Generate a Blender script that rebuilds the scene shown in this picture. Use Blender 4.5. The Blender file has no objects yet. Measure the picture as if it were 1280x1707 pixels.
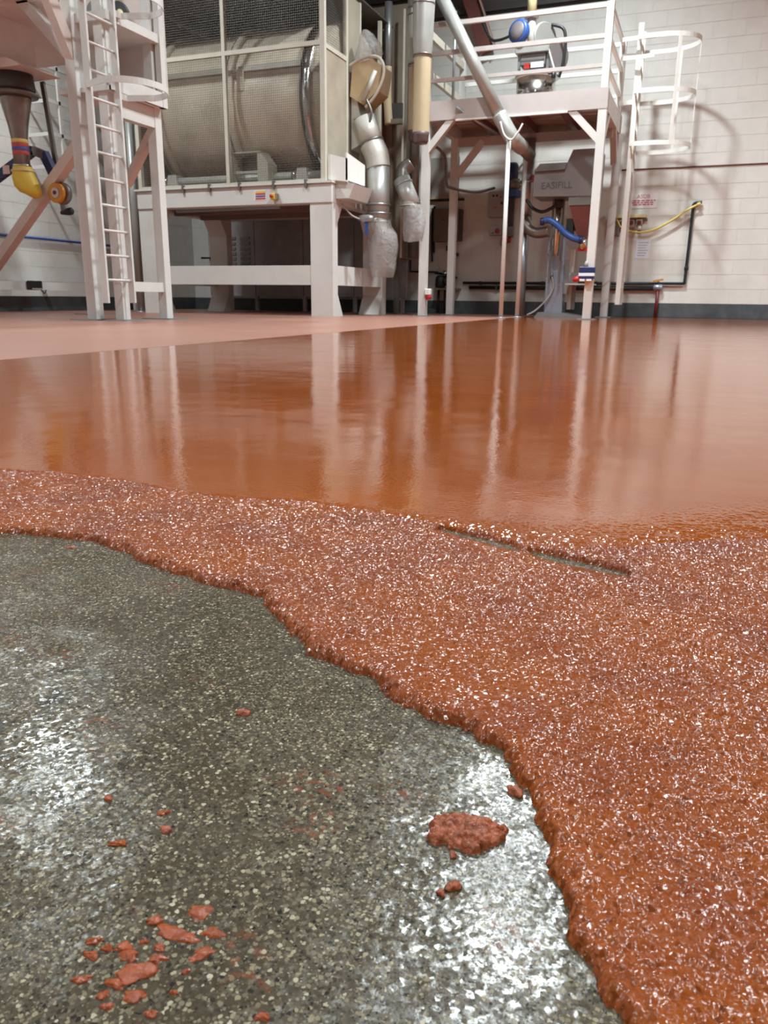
import bpy, math, random
import numpy as np
from mathutils import Vector, Matrix
random.seed(7)
SC = bpy.context.scene
COL = SC.collection

# ------------------------------------------------------------------ camera
# world: X along the back wall (right), Y depth towards it, Z up; screed surface at z = 0
PITCH, ROLL, YAW, CAMH = math.atan((853.5 - 497.0) / 1280.0), 0.01146, 0.3783, 0.257
fwd0 = Vector((-math.sin(YAW), math.cos(YAW), 0)); right0 = Vector((math.cos(YAW), math.sin(YAW), 0)); up0 = Vector((0, 0, 1))
fw = fwd0 * math.cos(PITCH) - up0 * math.sin(PITCH)
uu = up0 * math.cos(PITCH) + fwd0 * math.sin(PITCH)
rr = right0 * math.cos(ROLL) + uu * math.sin(ROLL)
u2 = uu * math.cos(ROLL) - right0 * math.sin(ROLL)
cd = bpy.data.cameras.new('camera'); cam = bpy.data.objects.new('camera', cd); COL.objects.link(cam)
mw = Matrix(((rr.x, u2.x, -fw.x, 0), (rr.y, u2.y, -fw.y, 0), (rr.z, u2.z, -fw.z, CAMH), (0, 0, 0, 1)))
cam.matrix_world = mw
cd.sensor_width = 36.0; cd.lens = 1280.0 / 1707.0 * 36.0
cd.clip_start = 0.02; cd.clip_end = 200
cd.dof.use_dof = True; cd.dof.focus_distance = 0.72; cd.dof.aperture_fstop = 26
SC.camera = cam

# ------------------------------------------------------------------ world, exposure
w = bpy.data.worlds.new('world'); SC.world = w; w.use_nodes = True
w.node_tree.nodes['Background'].inputs[0].default_value = (0.55, 0.55, 0.55, 1)
w.node_tree.nodes['Background'].inputs[1].default_value = 0.15
SC.view_settings.view_transform = 'Standard'; SC.view_settings.look = 'None'
SC.view_settings.gamma = 1.0; SC.view_settings.use_curve_mapping = False
SC.view_settings.exposure = -0.6
SC.cycles.max_bounces = 8; SC.cycles.diffuse_bounces = 4; SC.cycles.glossy_bounces = 4
SC.cycles.transparent_max_bounces = 12; SC.cycles.sample_clamp_indirect = 6.0
SC.cycles.caustics_reflective = False; SC.cycles.caustics_refractive = False

LAMP_Z = 6.5
LAMPS = [(-1.9, 10.3, 540), (5.2, 10.3, 340), (-1.33, 6.95, 430), (-7.9, 7.07, 350), (5.2, 6.95, 430), (-1.33, 3.6, 200), (-7.9, 3.6, 230), (5.2, 3.6, 260),  # a wall shadow and floor glare fix some; the rest are added for glints
         (-1.33, -1.5, 160), (-7.9, -1.5, 200), (5.2, -1.5, 200), (-1.33, -6.3, 200), (-7.9, -6.3, 200), (5.2, -6.3, 200)]  # unseen lamps added as fill behind the camera

# ------------------------------------------------------------------ materials
M = {}
def new_mat(name):
    m = bpy.data.materials.new(name); m.use_nodes = True
    nt = m.node_tree; return m, nt, nt.nodes['Principled BSDF']
def ramp(nt, fac, stops):
    r = nt.nodes.new('ShaderNodeValToRGB'); nt.links.new(fac, r.inputs[0])
    e = r.color_ramp.elements
    while len(e) < len(stops): e.new(0.5)
    for k, (p, c) in enumerate(stops):
        e[k].position = p; e[k].color = (c[0], c[1], c[2], 1) if hasattr(c, '__len__') else (c, c, c, 1)
    return r.outputs[0]
def pos(nt, obj=False):
    return nt.nodes.new('ShaderNodeTexCoord').outputs['Object'] if obj else nt.nodes.new('ShaderNodeNewGeometry').outputs['Position']
def noise(nt, vec, scale, detail=3, rough=.55):
    n = nt.nodes.new('ShaderNodeTexNoise'); n.inputs['Scale'].default_value = scale
    n.inputs['Detail'].default_value = detail; n.inputs['Roughness'].default_value = rough
    nt.links.new(vec, n.inputs['Vector']); return n.outputs['Fac']
def voro(nt, vec, scale, feat='F1', rnd=1.0):
    n = nt.nodes.new('ShaderNodeTexVoronoi'); n.inputs['Scale'].default_value = scale; n.feature = feat
    n.inputs['Randomness'].default_value = rnd
    nt.links.new(vec, n.inputs['Vector']); return n
def mathn(nt, op, a, b=None, c=None, clamp=False):
    n = nt.nodes.new('ShaderNodeMath'); n.operation = op; n.use_clamp = clamp
    for k, x in enumerate((a, b, c)):
        if x is None: continue
        if isinstance(x, (int, float)): n.inputs[k].default_value = x
        else: nt.links.new(x, n.inputs[k])
    return n.outputs[0]
def mixc(nt, fac, a, b, mode='MIX'):
    n = nt.nodes.new('ShaderNodeMix'); n.data_type = 'RGBA'; n.blend_type = mode
    for s, x in ((n.inputs[0], fac), (n.inputs[6], a), (n.inputs[7], b)):
        if isinstance(x, (int, float)): s.default_value = x
        elif isinstance(x, tuple): s.default_value = (x[0], x[1], x[2], 1)
        else: nt.links.new(x, s)
    return n.outputs[2]
def bump(nt, b, height, dist, strength=1.0):
    n = nt.nodes.new('ShaderNodeBump'); n.inputs['Distance'].default_value = dist; n.inputs['Strength'].default_value = strength
    nt.links.new(height, n.inputs['Height']); nt.links.new(n.outputs[0], b.inputs['Normal']); return n
def pm(name, col, rough=.5, metal=0.0, var=.07, scale=5.0, bmp=0.0, bscale=60.0, spec=.5, grime=0.0, gcol=(.25, .2, .15)):
    m, nt, b = new_mat(name); p = pos(nt)
    f = noise(nt, p, scale, 4)
    c = ramp(nt, f, [(.3, tuple(x * (1 - var) for x in col)), (.7, tuple(min(1, x * (1 + var)) for x in col))])
    if grime:
        g = noise(nt, p, 2.3, 6, .7)
        gm = ramp(nt, g, [(.5, 0.0), (.75, grime)])
        c = mixc(nt, gm, c, gcol)
    nt.links.new(c, b.inputs['Base Color'])
    r = ramp(nt, noise(nt, p, scale * 1.7, 3), [(.3, max(.02, rough * .85)), (.7, min(1, rough * 1.15))])
    nt.links.new(r, b.inputs['Roughness'])
    b.inputs['Metallic'].default_value = metal; b.inputs['Specular IOR Level'].default_value = spec
    if bmp: bump(nt, b, noise(nt, p, bscale, 3), bmp)
    M[name] = m; return m
pm('white_steel', (.65, .63, .61), .38, var=.04, scale=3, grime=.25, gcol=(.45, .38, .32))
pm('white_bright', (.80, .79, .75), .4, var=.03)
pm('shaded_white', (.48, .425, .41), .5, var=.05, grime=.25, gcol=(.4, .3, .26))  # white paint dimmed and tinted: weaker light on platform faces put into colour
pm('bounce_pink', (.70, .58, .54), .5, var=.05, grime=.2, gcol=(.45, .34, .30))  # pink of the light bounced off the floor, put into the tower paint
pm('cream', (.66, .56, .44), .42, var=.08, scale=2.5, grime=.5, gcol=(.26, .21, .15))
pm('cream_frame', (.56, .52, .44), .45, var=.05, grime=.3)
pm('beige_panel', (.38, .33, .26), .4, var=.12, scale=3, grime=.4, gcol=(.24, .19, .14))
pm('tan', (.50, .37, .22), .5, var=.08)
pm('duct_grey', (.40, .39, .37), .38, metal=.35, var=.07)
pm('duct_white', (.55, .53, .49), .4, metal=.1, var=.07, grime=.35)
pm('galv', (.38, .40, .42), .33, metal=.7, var=.08)
pm('steel', (.62, .61, .58), .2, metal=1.0, var=.05)
pm('steel_dark', (.20, .18, .165), .4, metal=.6, var=.12)
pm('funnel_steel', (.28, .235, .21), .35, metal=.75, var=.15, scale=8)
pm('dark_grey', (.055, .05, .05), .5, var=.15)
pm('black', (.016, .016, .018), .4, var=.2)
pm('dark_pipe', (.02, .024, .032), .35, var=.2)
pm('blue', (.03, .09, .33), .4, var=.1)
pm('blue_dark', (.015, .025, .10), .4, var=.1)
pm('blue_grey', (.38, .43, .53), .3, metal=.55, var=.05)
pm('machine_grey', (.20, .175, .175), .4, metal=.2, var=.06)
pm('red', (.45, .025, .02), .4, var=.1)
pm('cuff', (.10, .065, .06), .5, var=.1)
pm('dark_red', (.15, .02, .02), .45, var=.1)
pm('maroon_steel', (.16, .05, .04), .55, var=.15)
pm('yellow', (.72, .50, .05), .5, var=.06)
pm('yellow_hose', (.74, .60, .16), .4, var=.05)
pm('pale_yellow', (.66, .58, .33), .5, var=.05)
pm('orange', (.60, .25, .03), .4, var=.1)
pm('hose_tan', (.50, .39, .25), .45, var=.06)
pm('plank_brown', (.42, .27, .22), .6, var=.18, scale=4)
pm('pan_brown', (.20, .135, .105), .6, var=.15, scale=2)
pm('olive_box', (.19, .16, .12), .5, var=.05)
pm('grey_box', (.36, .34, .32), .45, var=.04)
pm('paper', (.74, .76, .84), .6, var=.02)
pm('sign_white', (.78, .74, .75), .5, var=.02)
pm('sign_red', (.48, .10, .14), .5, var=.02)
pm('ink_dark', (.08, .07, .07), .6, var=.05)
pm('label_blue', (.10, .09, .33), .5, var=.03)
pm('label_red', (.55, .07, .06), .5, var=.03)
pm('label_yellow', (.75, .52, .16), .5, var=.03)
pm('screen_dark', (.32, .295, .30), .5, var=.15)
pm('dusty_brown', (.23, .195, .15), .45, var=.12, scale=3)
pm('cladding', (.10, .09, .088), .6, var=.1)
pm('paint_block', (.70, .685, .65), .55, var=.05, scale=4, bmp=.0012, bscale=90)
pm('paint_mortar', (.66, .645, .61), .7, var=.05, bmp=.001, bscale=120)
pm('base_block', (.07, .082, .09), .45, var=.25, scale=6, bmp=.0012, bscale=90, grime=.3, gcol=(.12, .12, .12))
pm('plain_wall', (.60, .585, .56), .7, var=.05)
pm('ceiling_mat', (.22, .21, .20), .8, var=.05)
# transparent plastic film
m, nt, b = new_mat('plastic'); M['plastic'] = m
b.inputs['Base Color'].default_value = (.50, .48, .47, 1); b.inputs['Roughness'].default_value = .15
b.inputs['Alpha'].default_value = .45
bump(nt, b, noise(nt, pos(nt), 22, 4), .02)
# lamp glow
m, nt, b = new_mat('lamp_glow'); M['lamp_glow'] = m
b.inputs['Base Color'].default_value = (.8, .8, .8, 1); b.inputs['Emission Color'].default_value = (1, .98, .94, 1); b.inputs['Emission Strength'].default_value = 4
# bare aggregate concrete
def flakes(nt, b, p, scale, k, bn):
    # every grain of aggregate has a facing of its own
    v = voro(nt, p, scale); n = nt.nodes
    s1 = n.new('ShaderNodeVectorMath'); s1.operation = 'SUBTRACT'; nt.links.new(v.outputs['Color'], s1.inputs[0]); s1.inputs[1].default_value = (.5, .5, .5)
    s2 = n.new('ShaderNodeVectorMath'); s2.operation = 'SCALE'; nt.links.new(s1.outputs[0], s2.inputs[0]); s2.inputs['Scale'].default_value = k
    s3 = n.new('ShaderNodeVectorMath'); s3.operation = 'ADD'; nt.links.new(s2.outputs[0], s3.inputs[0]); nt.links.new(bn.outputs[0], s3.inputs[1])
    s4 = n.new('ShaderNodeVectorMath'); s4.operation = 'NORMALIZE'; nt.links.new(s3.outputs[0], s4.inputs[0]); nt.links.new(s4.outputs[0], b.inputs['Normal'])
def concrete():
    m, nt, b = new_mat('bare_concrete'); p = pos(nt); M['bare_concrete'] = m
    big = noise(nt, p, 7, 5, .6)
    base = ramp(nt, big, [(.3, (.064, .048, .029)), (.5, (.096, .075, .049)), (.72, (.135, .108, .073))])
    base = mixc(nt, ramp(nt, noise(nt, p, 330, 3, .65), [(.35, .55), (.65, 0.0)]), base, (.028, .023, .017)); base = mixc(nt, ramp(nt, noise(nt, p, 250, 2, .6), [(.55, 0.0), (.72, .6)]), base, (.20, .175, .13))
    wv = nt.nodes.new('ShaderNodeTexNoise'); wv.inputs['Scale'].default_value = 700; wv.inputs['Detail'].default_value = 1; nt.links.new(p, wv.inputs['Vector'])
    wa = nt.nodes.new('ShaderNodeVectorMath'); wa.operation = 'MULTIPLY_ADD'; nt.links.new(wv.outputs['Color'], wa.inputs[0]); wa.inputs[1].default_value = (.0016, .0016, .0016); nt.links.new(p, wa.inputs[2]); pw2 = wa.outputs[0]
    v1 = voro(nt, pw2, 430); v2 = voro(nt, pw2, 760)
    sep = nt.nodes.new('ShaderNodeSeparateColor'); nt.links.new(v1.outputs['Color'], sep.inputs[0])
    sep2 = nt.nodes.new('ShaderNodeSeparateColor'); nt.links.new(v2.outputs['Color'], sep2.inputs[0])
    gcol = ramp(nt, sep.outputs[0], [(0, (.025, .022, .02)), (.3, (.085, .068, .047)), (.6, (.17, .142, .10)), (.85, (.27, .225, .14)), (1, (.46, .41, .31))])
    gcol2 = ramp(nt, sep2.outputs[0], [(0, (.015, .015, .015)), (.4, (.075, .062, .046)), (.75, (.18, .145, .10)), (1, (.34, .29, .21))])
    dens = noise(nt, p, 9, 4, .6)
    thr = ramp(nt, dens, [(.35, .45), (.65, .95)])
    g1 = mathn(nt, 'MULTIPLY', mathn(nt, 'LESS_THAN', v1.outputs['Distance'], mathn(nt, 'MULTIPLY_ADD', sep.outputs[2], .42, .20)), mathn(nt, 'LESS_THAN', sep.outputs[1], thr))
    g2 = mathn(nt, 'MULTIPLY', mathn(nt, 'LESS_THAN', v2.outputs['Distance'], mathn(nt, 'MULTIPLY_ADD', sep2.outputs[2], .42, .22)), mathn(nt, 'LESS_THAN', sep2.outputs[1], thr))
    c = mixc(nt, g2, base, gcol2); c = mixc(nt, g1, c, gcol)
    st = noise(nt, p, 11, 4, .6)      # blue and dark paint smears
    mp = nt.nodes.new('ShaderNodeMapping'); mp.inputs['Location'].default_value = (3.1, 1.7, 0); nt.links.new(p, mp.inputs[0])
    st2 = noise(nt, mp.outputs[0], 8, 4, .6)
    c = mixc(nt, ramp(nt, st, [(.66, 0.0), (.74, .55)]), c, (.10, .13, .17))
    c = mixc(nt, ramp(nt, st2, [(.64, 0.0), (.72, .6)]), c, (.025, .027, .03))
    mp3 = nt.nodes.new('ShaderNodeMapping'); mp3.inputs['Location'].default_value = (7.7, 4.2, 0); nt.links.new(p, mp3.inputs[0])
    st3 = mathn(nt, 'MULTIPLY', ramp(nt, noise(nt, mp3.outputs[0], 14, 3), [(.60, 0.0), (.70, 1.0)]), ramp(nt, noise(nt, p, 160, 3), [(.52, 0.0), (.62, .8)]))
    c = mixc(nt, st3, c, (.20, .055, .025))
    nt.links.new(c, b.inputs['Base Color'])
    gm = mathn(nt, 'MAXIMUM', g1, g2); nt.links.new(mathn(nt, 'MULTIPLY_ADD', gm, -.26, .34), b.inputs['Specular IOR Level'])
    r = ramp(nt, noise(nt, p, 18, 4), [(.35, .13), (.65, .26)]); nt.links.new(r, b.inputs['Roughness'])
    flakes(nt, b, p, 380, .075, bump(nt, b, noise(nt, p, 420, 2), .00005))
concrete()
# fresh screed: one resin, coarse where just trowelled, level where it has flowed out
def screed(name, coarse):
    m, nt, b = new_mat(name); p = pos(nt); M[name] = m
    f = noise(nt, p, 4, 4) if not coarse else noise(nt, p, 240, 3)
    c = ramp(nt, f, [(.3, (.255, .055, .007)), (.7, (.315, .071, .009))])
    if coarse:
        c = mixc(nt, ramp(nt, noise(nt, p, 9, 3), [(.4, 0.0), (.65, .75)]), c, (.20, .043, .015))
    nt.links.new(c, b.inputs['Base Color'])
    if coarse:
        b.inputs['Roughness'].default_value = .20
        flakes(nt, b, p, 430, .85, bump(nt, b, noise(nt, p, 520, 2, .5), .0002))
    else:
        nt.links.new(ramp(nt, noise(nt, p, 3.0, 4), [(.35, .045), (.65, .085)]), b.inputs['Roughness'])
        mp = nt.nodes.new('ShaderNodeMapping'); mp.inputs['Scale'].default_value = (1, 1, 1); nt.links.new(p, mp.inputs[0])
        h = mathn(nt, 'ADD', mathn(nt, 'MULTIPLY', noise(nt, p, 150, 3), .0003), mathn(nt, 'MULTIPLY', noise(nt, p, 5.0, 2), .003))
        bump(nt, b, h, 1.0, .55)
    b.inputs['Specular IOR Level'].default_value = .5
screed('screed_coarse', True); screed('screed_smooth', False)
m, nt, b = new_mat('screed_dry'); p = pos(nt); M['screed_dry'] = m
nt.links.new(ramp(nt, noise(nt, p, 1.5, 4), [(.3, (.30, .135, .10)), (.7, (.35, .165, .12))]), b.inputs['Base Color'])
b.inputs['Roughness'].default_value = .34; b.inputs['Specular IOR Level'].default_value = .45
bump(nt, b, noise(nt, p, 60, 3), .0012)
pm('mortar_wet', (.29, .062, .016), .15, var=.25, scale=160, bmp=.0008, bscale=500)
pm('mortar_crumb', (.30, .072, .024), .38, var=.4, scale=200, bmp=.0010, bscale=500)

# ------------------------------------------------------------------ mesh helpers
ORG = {}
class MB:
    def __init__(s): s.v = []; s.f = []; s.s = []
    def add(s, vs, fs, smooth=False):
        o = len(s.v); s.v += [tuple(map(float, q)) for q in vs]; s.f += [tuple(i + o for i in q) for q in fs]; s.s += [smooth] * len(fs); return s
    def box(s, x0, y0, z0, x1, y1, z1):
        x0, x1 = min(x0, x1), max(x0, x1); y0, y1 = min(y0, y1), max(y0, y1); z0, z1 = min(z0, z1), max(z0, z1)
        return s.add([(x0, y0, z0), (x1, y0, z0), (x1, y1, z0), (x0, y1, z0), (x0, y0, z1), (x1, y0, z1), (x1, y1, z1), (x0, y1, z1)],
                     [(3, 2, 1, 0), (4, 5, 6, 7), (0, 1, 5, 4), (1, 2, 6, 5), (2, 3, 7, 6), (3, 0, 4, 7)])
    def beam(s, p, q, wd, ht=None, up=(0, 0, 1)):
        ht = ht or wd; p = Vector(p); q = Vector(q); d = (q - p).normalized(); u = Vector(up)
        if abs(d.dot(u)) > .98: u = Vector((0, 1, 0))
        sd = d.cross(u).normalized(); u = sd.cross(d).normalized()
        a, c = sd * wd / 2, u * ht / 2
        return s.add([p - a - c, p + a - c, p + a + c, p - a + c, q - a - c, q + a - c, q + a + c, q - a + c],
                     [(0, 1, 2, 3), (7, 6, 5, 4), (0, 4, 5, 1), (1, 5, 6, 2), (2, 6, 7, 3), (3, 7, 4, 0)])
    def tube(s, pts, r, n=12, caps=True, closed=False):
        pts = [Vector(q) for q in pts]; k = len(pts); rs = r if hasattr(r, '__len__') else [r] * k
        vs = []; prev = None
        for i in range(k):
            if closed: d = pts[(i + 1) % k] - pts[i - 1]
            else: d = pts[min(i + 1, k - 1)] - pts[max(i - 1, 0)]
            d.normalize()
            if prev is None:
                a = Vector((0, 0, 1)) if abs(d.z) < .9 else Vector((1, 0, 0)); a = (a - d * a.dot(d)).normalized()
            else: a = (prev - d * prev.dot(d)).normalized()
            prev = a; c = d.cross(a)
            for j in range(n):
                t = 2 * math.pi * j / n; vs.append(pts[i] + (a * math.cos(t) + c * math.sin(t)) * rs[i])
        fs = [(i * n + j, i * n + (j + 1) % n, (i + 1) * n + (j + 1) % n, (i + 1) * n + j) for i in range(k - 1) for j in range(n)]
        if closed: fs += [((k - 1) * n + j, (k - 1) * n + (j + 1) % n, (j + 1) % n, j) for j in range(n)]
        s.add(vs, fs, True)
        if caps and not closed:
            o = len(s.v) - k * n
            s.f += [tuple(o + j for j in reversed(range(n))), tuple(o + (k - 1) * n + j for j in range(n))]; s.s += [False, False]
        return s
    def lathe(s, o, axis, prof, n=24, caps=True):
        o = Vector(o); ax = Vector(axis).normalized(); a = Vector((0, 0, 1)) if abs(ax.z) < .9 else Vector((1, 0, 0))
        a = (a - ax * a.dot(ax)).normalized(); c = ax.cross(a); vs = []
        for r, t in prof:
            for j in range(n):
                g = 2 * math.pi * j / n; vs.append(o + ax * t + (a * math.cos(g) + c * math.sin(g)) * r)
        fs = [(i * n + j, i * n + (j + 1) % n, (i + 1) * n + (j + 1) % n, (i + 1) * n + j) for i in range(len(prof) - 1) for j in range(n)]
        s.add(vs, fs, True)
        if caps:
            b0 = len(s.v) - len(vs)
            s.f += [tuple(b0 + j for j in reversed(range(n))), tuple(b0 + (len(prof) - 1) * n + j for j in range(n))]; s.s += [False, False]
        return s
    def prism(s, poly, plane, a, b):
        # poly in the named plane ('xz': extruded along y, 'yz': along x, 'xy': along z)
        def P(u, v, t): return {'xz': (u, t, v), 'yz': (t, u, v), 'xy': (u, v, t)}[plane]
        n = len(poly)
        s.add([P(u, v, a) for u, v in poly] + [P(u, v, b) for u, v in poly],
              [tuple(reversed(range(n))), tuple(range(n, 2 * n))] + [(i, (i + 1) % n, n + (i + 1) % n, n + i) for i in range(n)])
        return s
    def build(s, name, mat, parent=None, bevel=0):
        me = bpy.data.meshes.new(name)
        if parent is not None: org = Vector(ORG[parent])
        else:
            a = np.array(s.v); org = Vector(((a[:, 0].min() + a[:, 0].max()) / 2, (a[:, 1].min() + a[:, 1].max()) / 2, a[:, 2].min()))
        me.from_pydata([tuple(Vector(q) - org) for q in s.v], [], s.f); me.update()
        me.polygons.foreach_set('use_smooth', s.s)
        import bmesh
        bm = bmesh.new(); bm.from_mesh(me); bmesh.ops.recalc_face_normals(bm, faces=bm.faces)
        if bevel: bmesh.ops.bevel(bm, geom=list(bm.edges), offset=bevel, segments=1, affect='EDGES')
        bm.to_mesh(me); bm.free()
        me.materials.append(M[mat])
        o = bpy.data.objects.new(name, me); COL.objects.link(o)
        if parent is not None: o.parent = parent
        else: o.location = org
        ORG[o] = org; return o
def tag(o, label=None, cat=None, group=None, kind=None):
    for k, x in (('label', label), ('category', cat), ('group', group), ('kind', kind)):
        if x: o[k] = x
    return o
def thing(name, label, cat, loc, group=None):
    o = bpy.data.objects.new(name, None); COL.objects.link(o); o.location = loc; o.empty_display_size = .1
    ORG[o] = Vector(loc); return tag(o, label, cat, group)
def box(name, mat, par, *c, bevel=0): return MB().box(*c).build(name, mat, par, bevel)
def beam(name, mat, par, p, q, wd, ht=None, up=(0, 0, 1)): return MB().beam(p, q, wd, ht, up).build(name, mat, par)
def tube(name, mat, par, pts, r, n=12): return MB().tube(pts, r, n).build(name, mat, par)
def lathe(name, mat, par, o, ax, prof, n=24): return MB().lathe(o, ax, prof, n).build(name, mat, par)
def cat_rom(pts, k=8):
    pts = [Vector(q) for q in pts]; out = []
    for i in range(len(pts) - 1):
        p0, p1, p2, p3 = pts[max(i - 1, 0)], pts[i], pts[i + 1], pts[min(i + 2, len(pts) - 1)]
        for j in range(k):
            t = j / k
            out.append(.5 * ((2 * p1) + (p2 - p0) * t + (2 * p0 - 5 * p1 + 4 * p2 - p3) * t * t + (3 * p1 - p0 - 3 * p2 + p3) * t ** 3))
    return out + [pts[-1]]
def text(name, body, mat, par, loc, size, rx=math.pi / 2, sx=1.0, ext=.0008):
    cu = bpy.data.curves.new(name, 'FONT'); cu.body = body; cu.size = size; cu.extrude = ext; cu.align_x = 'CENTER'; cu.align_y = 'CENTER'
    tmp = bpy.data.objects.new(name, cu); COL.objects.link(tmp); dg = bpy.context.evaluated_depsgraph_get(); dg.update()
    me = bpy.data.meshes.new_from_object(tmp.evaluated_get(dg)); bpy.data.objects.remove(tmp); me.materials.clear(); me.materials.append(M[mat]); me.name = name
    o = bpy.data.objects.new(name, me); COL.objects.link(o)
    o.rotation_euler = (rx, 0, 0); o.scale = (sx, 1, 1); o.parent = par; o.location = Vector(loc) - ORG[par]; ORG[o] = ORG[par]; return o

# ------------------------------------------------------------------ ground
def H(ix, iy, k): return np.modf(np.abs(np.sin(ix * 127.1 + iy * 311.7 + k * 74.7) * 43758.5453))[0]
def vnoise(x, y, sc, seed):
    x = x * sc; y = y * sc; ix = np.floor(x); iy = np.floor(y); fx = x - ix; fy = y - iy
    fx = fx * fx * (3 - 2 * fx); fy = fy * fy * (3 - 2 * fy)
    a, b_, c, d = H(ix, iy, seed), H(ix + 1, iy, seed), H(ix, iy + 1, seed), H(ix + 1, iy + 1, seed)
    return (a * (1 - fx) + b_ * fx) * (1 - fy) + (c * (1 - fx) + d * fx) * fy
def grains(x, y, cell, seed, dens=.8):
    gx = x / cell; gy = y / cell; ix = np.floor(gx); iy = np.floor(gy); out = np.zeros_like(x)
    for dx in (-1, 0, 1):
        for dy in (-1, 0, 1):
            cx, cy = ix + dx, iy + dy
            r = .40 + .45 * H(cx, cy, seed + 3)
            d2 = ((cx + .15 + .7 * H(cx, cy, seed) - gx) ** 2 + (cy + .15 + .7 * H(cx, cy, seed + 1) - gy) ** 2) / (r * r)
            hh = (.35 + .65 * H(cx, cy, seed + 2)) * (H(cx, cy, seed + 4) < dens)
            out = np.maximum(out, hh * np.sqrt(np.clip(1 - d2, 0, None)))
    return out
A_EDGE = [(-9, .2), (-2.2, .45), (-1.2, .55), (-.7601, .6065), (-.7153, .6159), (-.6712, .6252), (-.6017, .6336), (-.5417, .6159), (-.4731, .5917), (-.4183, .5743), (-.3698, .5711), (-.3425, .5648), (-.3102, .5332),
          (-.2669, .4949), (-.2444, .4764), (-.218, .4681), (-.1964, .4648), (-.1696, .4416), (-.1503, .4305), (-.1316, .4243), (-.115, .4225), (-.0983, .4114), (-.0834, .4119), (-.0705, .3901),
          (-.0575, .3652), (-.0477, .3425), (-.04, .3218), (-.0295, .3007), (-.0213, .2815), (-.0118, .2654), (-.0011, .2518), (.0062, .242), (.0172, .2284), (.05, .18), (.10, .08), (.25, -.2), (2, -3), (9.9, -9.9)]
B_EDGE = [(-9, .3), (-2.6, .62), (-1.6, .75), (-1.0277, .8343), (-.9648, .8443), (-.8652, .8626), (-.7532, .8619), (-.6363, .8442), (-.5409, .8441), (-.4629, .8655), (-.3743, .8595), (-.2886, .844), (-.2097, .8274), (-.1353, .7995),
          (-.068, .820), (-.0094, .870), (.0436, .905), (.0933, .93), (.3, .95), (1, .9), (9.9, .8)]
AX, AY = np.array(A_EDGE).T; BX, BY = np.array(B_EDGE).T
SLAB = -.006
def edge_a(x):
    y = np.interp(x, AX, AY); e = .004; sl = (np.interp(x + e, AX, AY) - np.interp(x - e, AX, AY)) / (2 * e); return y, np.sqrt(1 + sl * sl)
def axis(knots):
    # knots: list of (position, step) -> positions with linearly changing spacing
    out = [knots[0][0]]
    for (a, sa), (c, sc_) in zip(knots[:-1], knots[1:]):
        while out[-1] < c - 1e-9:
            t = min(1, max(0, (out[-1] - a) / (c - a))); out.append(out[-1] + sa + (sc_ - sa) * t)
        out[-1] = c
    return np.array(out)
def grid_mesh(name, X, Y, Z, keep, mat):
    nx, ny = Z.shape
    idx = np.arange(nx * ny).reshape(nx, ny)
    q = np.stack([idx[:-1, :-1], idx[1:, :-1], idx[1:, 1:], idx[:-1, 1:]], -1)[keep]
    used = np.zeros(nx * ny, bool); used[q.ravel()] = True
    remap = np.cumsum(used) - 1
    gx, gy = np.meshgrid(X, Y, indexing='ij')
    co = np.stack([gx.ravel(), gy.ravel(), Z.ravel()], -1)[used]; q = remap[q]
    me = bpy.data.meshes.new(name); me.vertices.add(len(co)); me.vertices.foreach_set('co', co.astype(np.float32).ravel())
    me.loops.add(q.size); me.loops.foreach_set('vertex_index', q.ravel().astype(np.int32))
    me.polygons.add(len(q)); me.polygons.foreach_set('loop_start', np.arange(0, q.size, 4, dtype=np.int32)); me.polygons.foreach_set('loop_total', np.full(len(q), 4, np.int32))
    me.update(calc_edges=True); me.polygons.foreach_set('use_smooth', np.ones(len(q), bool)); me.validate()
    me.materials.append(M[mat]); o = bpy.data.objects.new(name, me); COL.objects.link(o); ORG[o] = Vector((0, 0, 0)); return o
XR, XW, YB, YF = 9.9, -9.75, 13.85, -9.9      # right wall, left wall, back wall, front wall
JOINT_X = -2.6                                  # straight joint between cured and fresh screed
# concrete slab
X = axis([(XW, .6), (-1.6, .05), (-.95, .0022), (-.45, .0012), (-.25, .00085), (.03, .00085), (.12, .01), (.6, .2), (XR, .6)])
Y = axis([(YF, .6), (-.4, .1), (.10, .0009), (.38, .0009), (.66, .0016), (.90, .01), (1.2, .2), (YB, .6)])
gx, gy = np.meshgrid(X, Y, indexing='ij')
near = (gx > -1.0) & (gx < .1) & (gy > .1) & (gy < .92)
Z = np.full(gx.shape, SLAB)
xs, ys = gx[near], gy[near]
zz = grains(xs, ys, .0032, 11, .7) * .00005 + grains(xs, ys, .0055, 23, .35) * .00010 + (vnoise(xs, ys, 40, 5) - .5) * .0006 + (vnoise(xs, ys, 12, 6) - .5) * .0015
Z[near] = SLAB + zz - .0006
floor = grid_mesh('floor', X, Y, Z, np.ones((len(X) - 1, len(Y) - 1), bool), 'bare_concrete')
tag(floor, 'bare grey-brown concrete with exposed aggregate in the foreground', kind='structure')
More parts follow.
